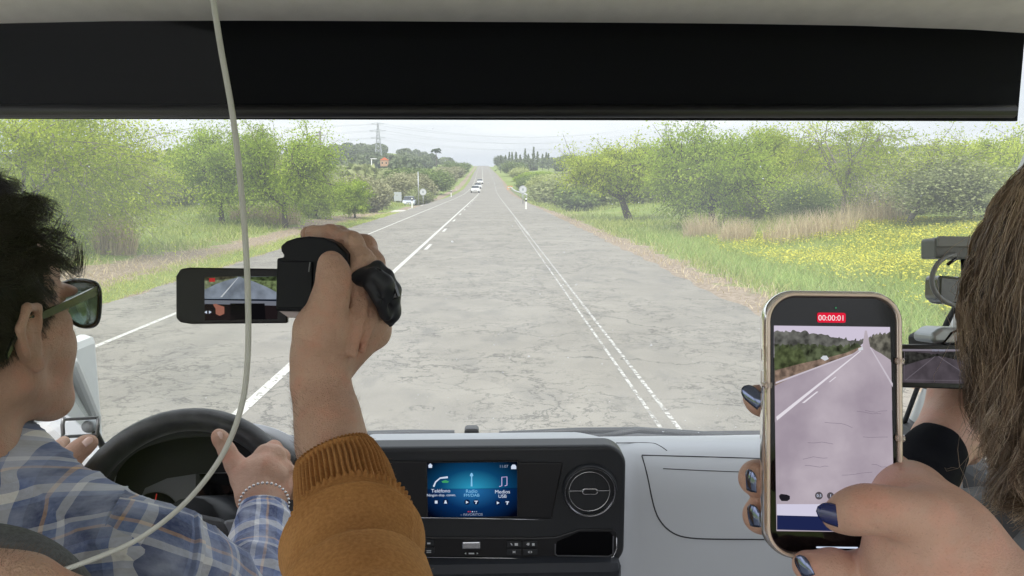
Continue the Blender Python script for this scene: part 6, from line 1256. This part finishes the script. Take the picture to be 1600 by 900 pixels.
# hair: long brown locks following guide lines
G_ = [[(1618, 268, .66), (1588, 298, .665), (1560, 343, .67), (1540, 395, .675), (1530, 440, .68), (1530, 485, .68), (1542, 525, .675), (1550, 560, .67), (1572, 600, .66)],
      [(1630, 264, .64), (1604, 302, .64), (1580, 352, .645), (1562, 405, .65), (1554, 450, .65), (1558, 500, .65), (1568, 550, .645), (1578, 620, .64), (1576, 690, .63)],
      [(1630, 262, .61), (1605, 310, .61), (1585, 370, .61), (1572, 440, .615), (1572, 510, .615), (1592, 570, .61), (1602, 640, .61), (1600, 700, .60), (1590, 750, .60)],
      [(1660, 258, .58), (1635, 320, .575), (1618, 400, .57), (1608, 480, .57), (1612, 560, .57), (1614, 640, .57), (1606, 710, .57), (1598, 740, .57), (1590, 765, .57)],
      [(1720, 270, .55), (1700, 340, .53), (1680, 420, .52), (1670, 500, .52), (1668, 580, .52), (1664, 660, .53), (1655, 720, .53), (1648, 750, .53), (1640, 780, .53)]]
GW = np.array([[list(D(*p)) for p in smoothpath(g, 26)] for g in G_])
def brownhair(m, spread, frizz, lo=0., hi=4., nl=230, tight=.0016):
    lt = np.clip(lo + (hi - lo) * rng.random(nl), 0, 3.999); lofs = rng.normal(0, 1, (nl, 3)) * spread; lph = rng.random((nl, 4)) * 6.28; lamp = .004 + .010 * rng.random(nl); lsh = rng.random(nl) ** 1.3
    q = rng.integers(0, nl, m); t = lt[q]; i = t.astype(int); u = (t - i)[:, None, None]; P = GW[i] * (1 - u) + GW[i + 1] * u; k = np.linspace(0, 1, 26)
    P = P + lofs[q][:, None] * (.35 + .65 * k)[None, :, None]
    wv = np.stack([np.sin(k[None] * (7 + 2 * lph[q, 3:4]) + lph[q, 0:1]), .5 * np.sin(k[None] * 9 + lph[q, 1:2]), np.cos(k[None] * (6 + 2 * lph[q, 3:4]) + lph[q, 2:3])], -1); P = P + wv * (lamp[q][:, None] * (.2 + 1.3 * k[None]))[..., None]
    P = P + rng.normal(0, 1, (m, 1, 3)) * tight * (1 - .45 * np.sin(k * 3.14))[None, :, None] + np.cumsum(rng.normal(0, 1, P.shape), 1) * (frizz * .09 * (.3 + k))[None, :, None]
    e = (.7 + .3 * rng.random(m)); idx = (np.linspace(0, 1, 20)[None] * 25 * e[:, None]); a = idx.astype(int).clip(0, 24); f = (idx - a)[..., None]; r = np.arange(m)[:, None]; return P[r, a] * (1 - f) + P[r, a + 1] * f, lsh[q]
bh = bpy.data.materials.new('brown_hair'); bh.use_nodes = True; n = bh.node_tree; b = n.nodes['Principled BSDF']; b.inputs['Roughness'].default_value = .33; b.inputs['Specular IOR Level'].default_value = .7; at_ = nn('ShaderNodeAttribute'); at_.attribute_name = 'shade'
lk(ramp(at_.outputs['Fac'], [(0, (.09, .058, .038)), (.5, (.32, .22, .15)), (1, (.80, .62, .46))]).outputs[0], b.inputs['Base Color'])
P, h = brownhair(40000, .0060, .0045, nl=480, tight=.0022); hr = strands('hair', P, .00036, .00018, bh, pb, np.clip(.75 * h + .3 * rng.random(len(h)), 0, 1))
P, h = brownhair(1400, .010, .022, .8, 4, 1400); strands('stray_hair', P, .00022, .0001, bh, hr, np.clip(.4 + .5 * rng.random(len(h)), 0, 1))
V, Q = body([([ell(HR @ Vector((0, -.025, .05)), (.086, .105, .10), HR, .01), cone(D(1650, 330, .63), D(1650, 620, .60), .022, .018, .03), cone(D(1690, 420, .60), D(1680, 720, .58), .05, .045, .03), cone(D(1612, 310, .655), D(1592, 400, .655), .010, .010, .02), cone(D(1592, 400, .655), D(1608, 560, .645), .010, .009, .02), ell(HR @ Vector((0, .14, -.03)), (.12, .075, .11), HR, .01, True)], .004)]); npmesh('hair_underlayer', V, Q, mat('brown_hair_deep', (.11, .075, .05), .8, var=.3, vscale=60), hr, True)
# glasses
eg = empty('glasses', tuple(D(1535, 480, .70)), 'thin framed clear glasses worn by the brown haired passenger', 'glasses'); egm = mat('glasses_frame', (.10, .055, .04), .25, coat=.4)
lr = [D(*p) for p in smoothpath([(1508, 432, .700), (1504, 455, .705), (1508, 485, .71), (1522, 508, .71), (1545, 517, .70), (1572, 512, .69), (1584, 480, .685), (1580, 440, .685), (1545, 425, .69), (1508, 432, .700)], 48)]
tube('frame_rim', lr, .0011, egm, eg, 8); c0 = sum(lr, Vector()) / 48; o = pydata('lens', lr + [c0], [(i, i + 1, 48) for i in range(47)], None, eg, True, True); o.data.materials.append(pm_)
tube('temple_arm', [D(1580, 450, .685), D(1650, 460, .60), HR @ Vector((-.085, -.01, .02))], .0014, egm, eg, 8)
# ---- her camcorder
cam2 = empty('camcorder', tuple(D(1500, 575, .82)), 'black camcorder with open flip screen held by the brown haired passenger', 'camcorder'); M3 = facing(1463, 574, .80, 3, 0, 0); k3 = .80 / FPX; l3 = lambda pts: outline(pts, 1463, 574, .80)
lc2 = prism('flip_screen', l3([(1400, 538), (1513, 539), (1520, 543), (1524, 606), (1518, 609), (1400, 605)]), -.009, 0, mat('flip_screen_dark', (.012, .012, .014), .3), cam2, M=M3, bevel=.0015)
lq3 = lambda pts, m, z: pydata('picture', [M3 @ Vector((*p, z)) for p in l3(pts)], [tuple(range(len(pts)))[::-1]], m, lc2)
lq3([(1407, 545), (1508, 546), (1518, 600), (1407, 597)], screenmat('lcd2_road', (74, 68, 74), var=.1, vscale=90), .0004); lq3([(1407, 545), (1508, 546), (1508.5, 549), (1407, 548)], screenmat('lcd2_sky', (128, 122, 132)), .0007)
lq3(rough([(1407, 549), (1430, 550), (1450, 552), (1460, 553), (1475, 551), (1508.5, 549)], .5, 30) + [(1512, 566), (1490, 561), (1466, 556), (1440, 562), (1407, 572)], screenmat('lcd2_trees', (42, 42, 40), var=.4, vscale=260), .0006)
for a, b_ in (((1412, 594), (1460, 557)), ((1466, 557), (1514, 588))): tube('picture', [M3 @ Vector((*l3([a])[0], .0008)), M3 @ Vector((*l3([b_])[0], .0008))], .0003, screenmat('lcd2_line', (112, 106, 114)), lc2, 4)
text('status_text', 'STBY 00:00', M3 @ Matrix.Translation((*l3([(1466, 547.6)])[0], .0009)), 4.4 * k3, scm, lc2, 0)
tubes('picture_frame', [([M3 @ Vector((*p, .0008)) for p in l3([(1411, 549), (1411, 593), (1512, 595), (1504, 550)])], .0002)], screenmat('lcd2_line', (0, 0, 0)), lc2, 4)
M4 = facing(1560, 580, .80, 0, 0, 0); l4 = lambda pts: outline(pts, 1560, 580, .80)
prism('body', l4([(1516, 535), (1530, 528), (1580, 526), (1640, 530), (1645, 610), (1630, 640), (1540, 632), (1522, 612)]), -.13, .0, blk, cam2, M=M4, bevel=.005, seg=3)
prism('top_shell', l4([(1464, 524), (1480, 512), (1548, 514), (1600, 520), (1600, 536), (1466, 538)]), -.05, -.01, mat('camcorder_silver', (.40, .43, .45), .3, .4), cam2, M=M4, bevel=.004, seg=3)
prism('grip_slot', l4([(1484, 536), (1496, 522), (1505, 518), (1509, 522), (1500, 536)]), -.012, -.006, mat('camcorder_white', (.75, .76, .76), .4), cam2, M=M4, bevel=.002)
prism('grip_shade', l4([(1480, 539), (1494, 520), (1506, 515), (1550, 519), (1560, 539)]), -.02, -.0085, blk2, cam2, M=M4, bevel=.001)
prism('receiver_box', l4([(1478, 371), (1482, 369), (1540, 370), (1540, 404), (1478, 402)]), -.05, -.02, mat('receiver_grey', (.19, .20, .20), .4), cam2, M=M4, bevel=.002); prism('receiver_lid', l4([(1480, 370), (1482, 367), (1540, 368), (1540, 384), (1480, 384)]), -.022, -.017, mat('receiver_lid_grey', (.27, .28, .28), .4), cam2, M=M4, bevel=.001)
prism('microphone_block', l4([(1484, 432), (1488, 430), (1545, 434), (1545, 480), (1495, 476), (1483, 466)]), -.05, -.02, mat('olive_glass_block', (.10, .11, .09), .15, coat=.5), cam2, M=M4, bevel=.003)
P_ = [D(*p) for p in smoothpath([(1492, 398, .82), (1478, 402, .815), (1463, 415, .81), (1456, 436, .81), (1461, 456, .81), (1475, 470, .81), (1494, 478, .815), (1512, 482, .82)], 40)]; tube('cable', P_, .0026, mat('grey_cable', (.24, .25, .26), .4), cam2, 10)
tube('thumb_screw', [D(1481, 413, .81), D(1494, 404, .815)], .0018, blk2, cam2, 8); tube('stem', [D(1510, 404, .83), D(1512, 435, .83)], .006, blk, cam2, 8); tube('stem', [D(1515, 476, .83), D(1517, 520, .83)], .006, blk, cam2, 8)
P_ = [D(*p) for p in smoothpath([(1516, 618, .80), (1530, 625, .80), (1550, 634, .80), (1575, 645, .80)], 16)]; tube('hand_strap', P_, .006, mat('strap_grey', (.10, .11, .12), .5), cam2, 8)

# ================= arm at the lower left corner
V, Q = body([(chain([(-120, 950, .30, 16), (-30, 922, .30, 13.5), (30, 929, .30, 13.5), (110, 965, .31, 13), (190, 1010, .32, 14)], .01), .0015)]); pc = npmesh('person', V, Q, skin_olive, None, True); tag(pc, 'hairy forearm resting in the lower left corner of the picture', 'person')
m = 2600; q = rng.random(m); rows = smoothpath([(-60, 932, .30, 13.5), (-30, 922, .30, 13.5), (30, 929, .30, 13.5), (110, 965, .31, 13)], 100); ii = (q * 99).astype(int); C = np.array([D(*r_[:3]) for r_ in rows])[ii]; rr = rows[ii, 3] / 1000; sd_ = rng.random(m) * 6.28
nrm = np.cos(sd_)[:, None] * np.array(CY_) + np.sin(sd_)[:, None] * -np.array(CF); rt = C + nrm * rr[:, None] * .98; hd_ = nrm * .6 + np.array(CX) * .5 + rng.normal(0, .35, (m, 3)); tt = np.linspace(0, 1, 4); P = rt[:, None] + hd_[:, None] * (.005 * tt)[None, :, None]; strands('arm_hair', P, .00009, .00003, mat('arm_hair_brown', (.12, .07, .04), .6), pc)
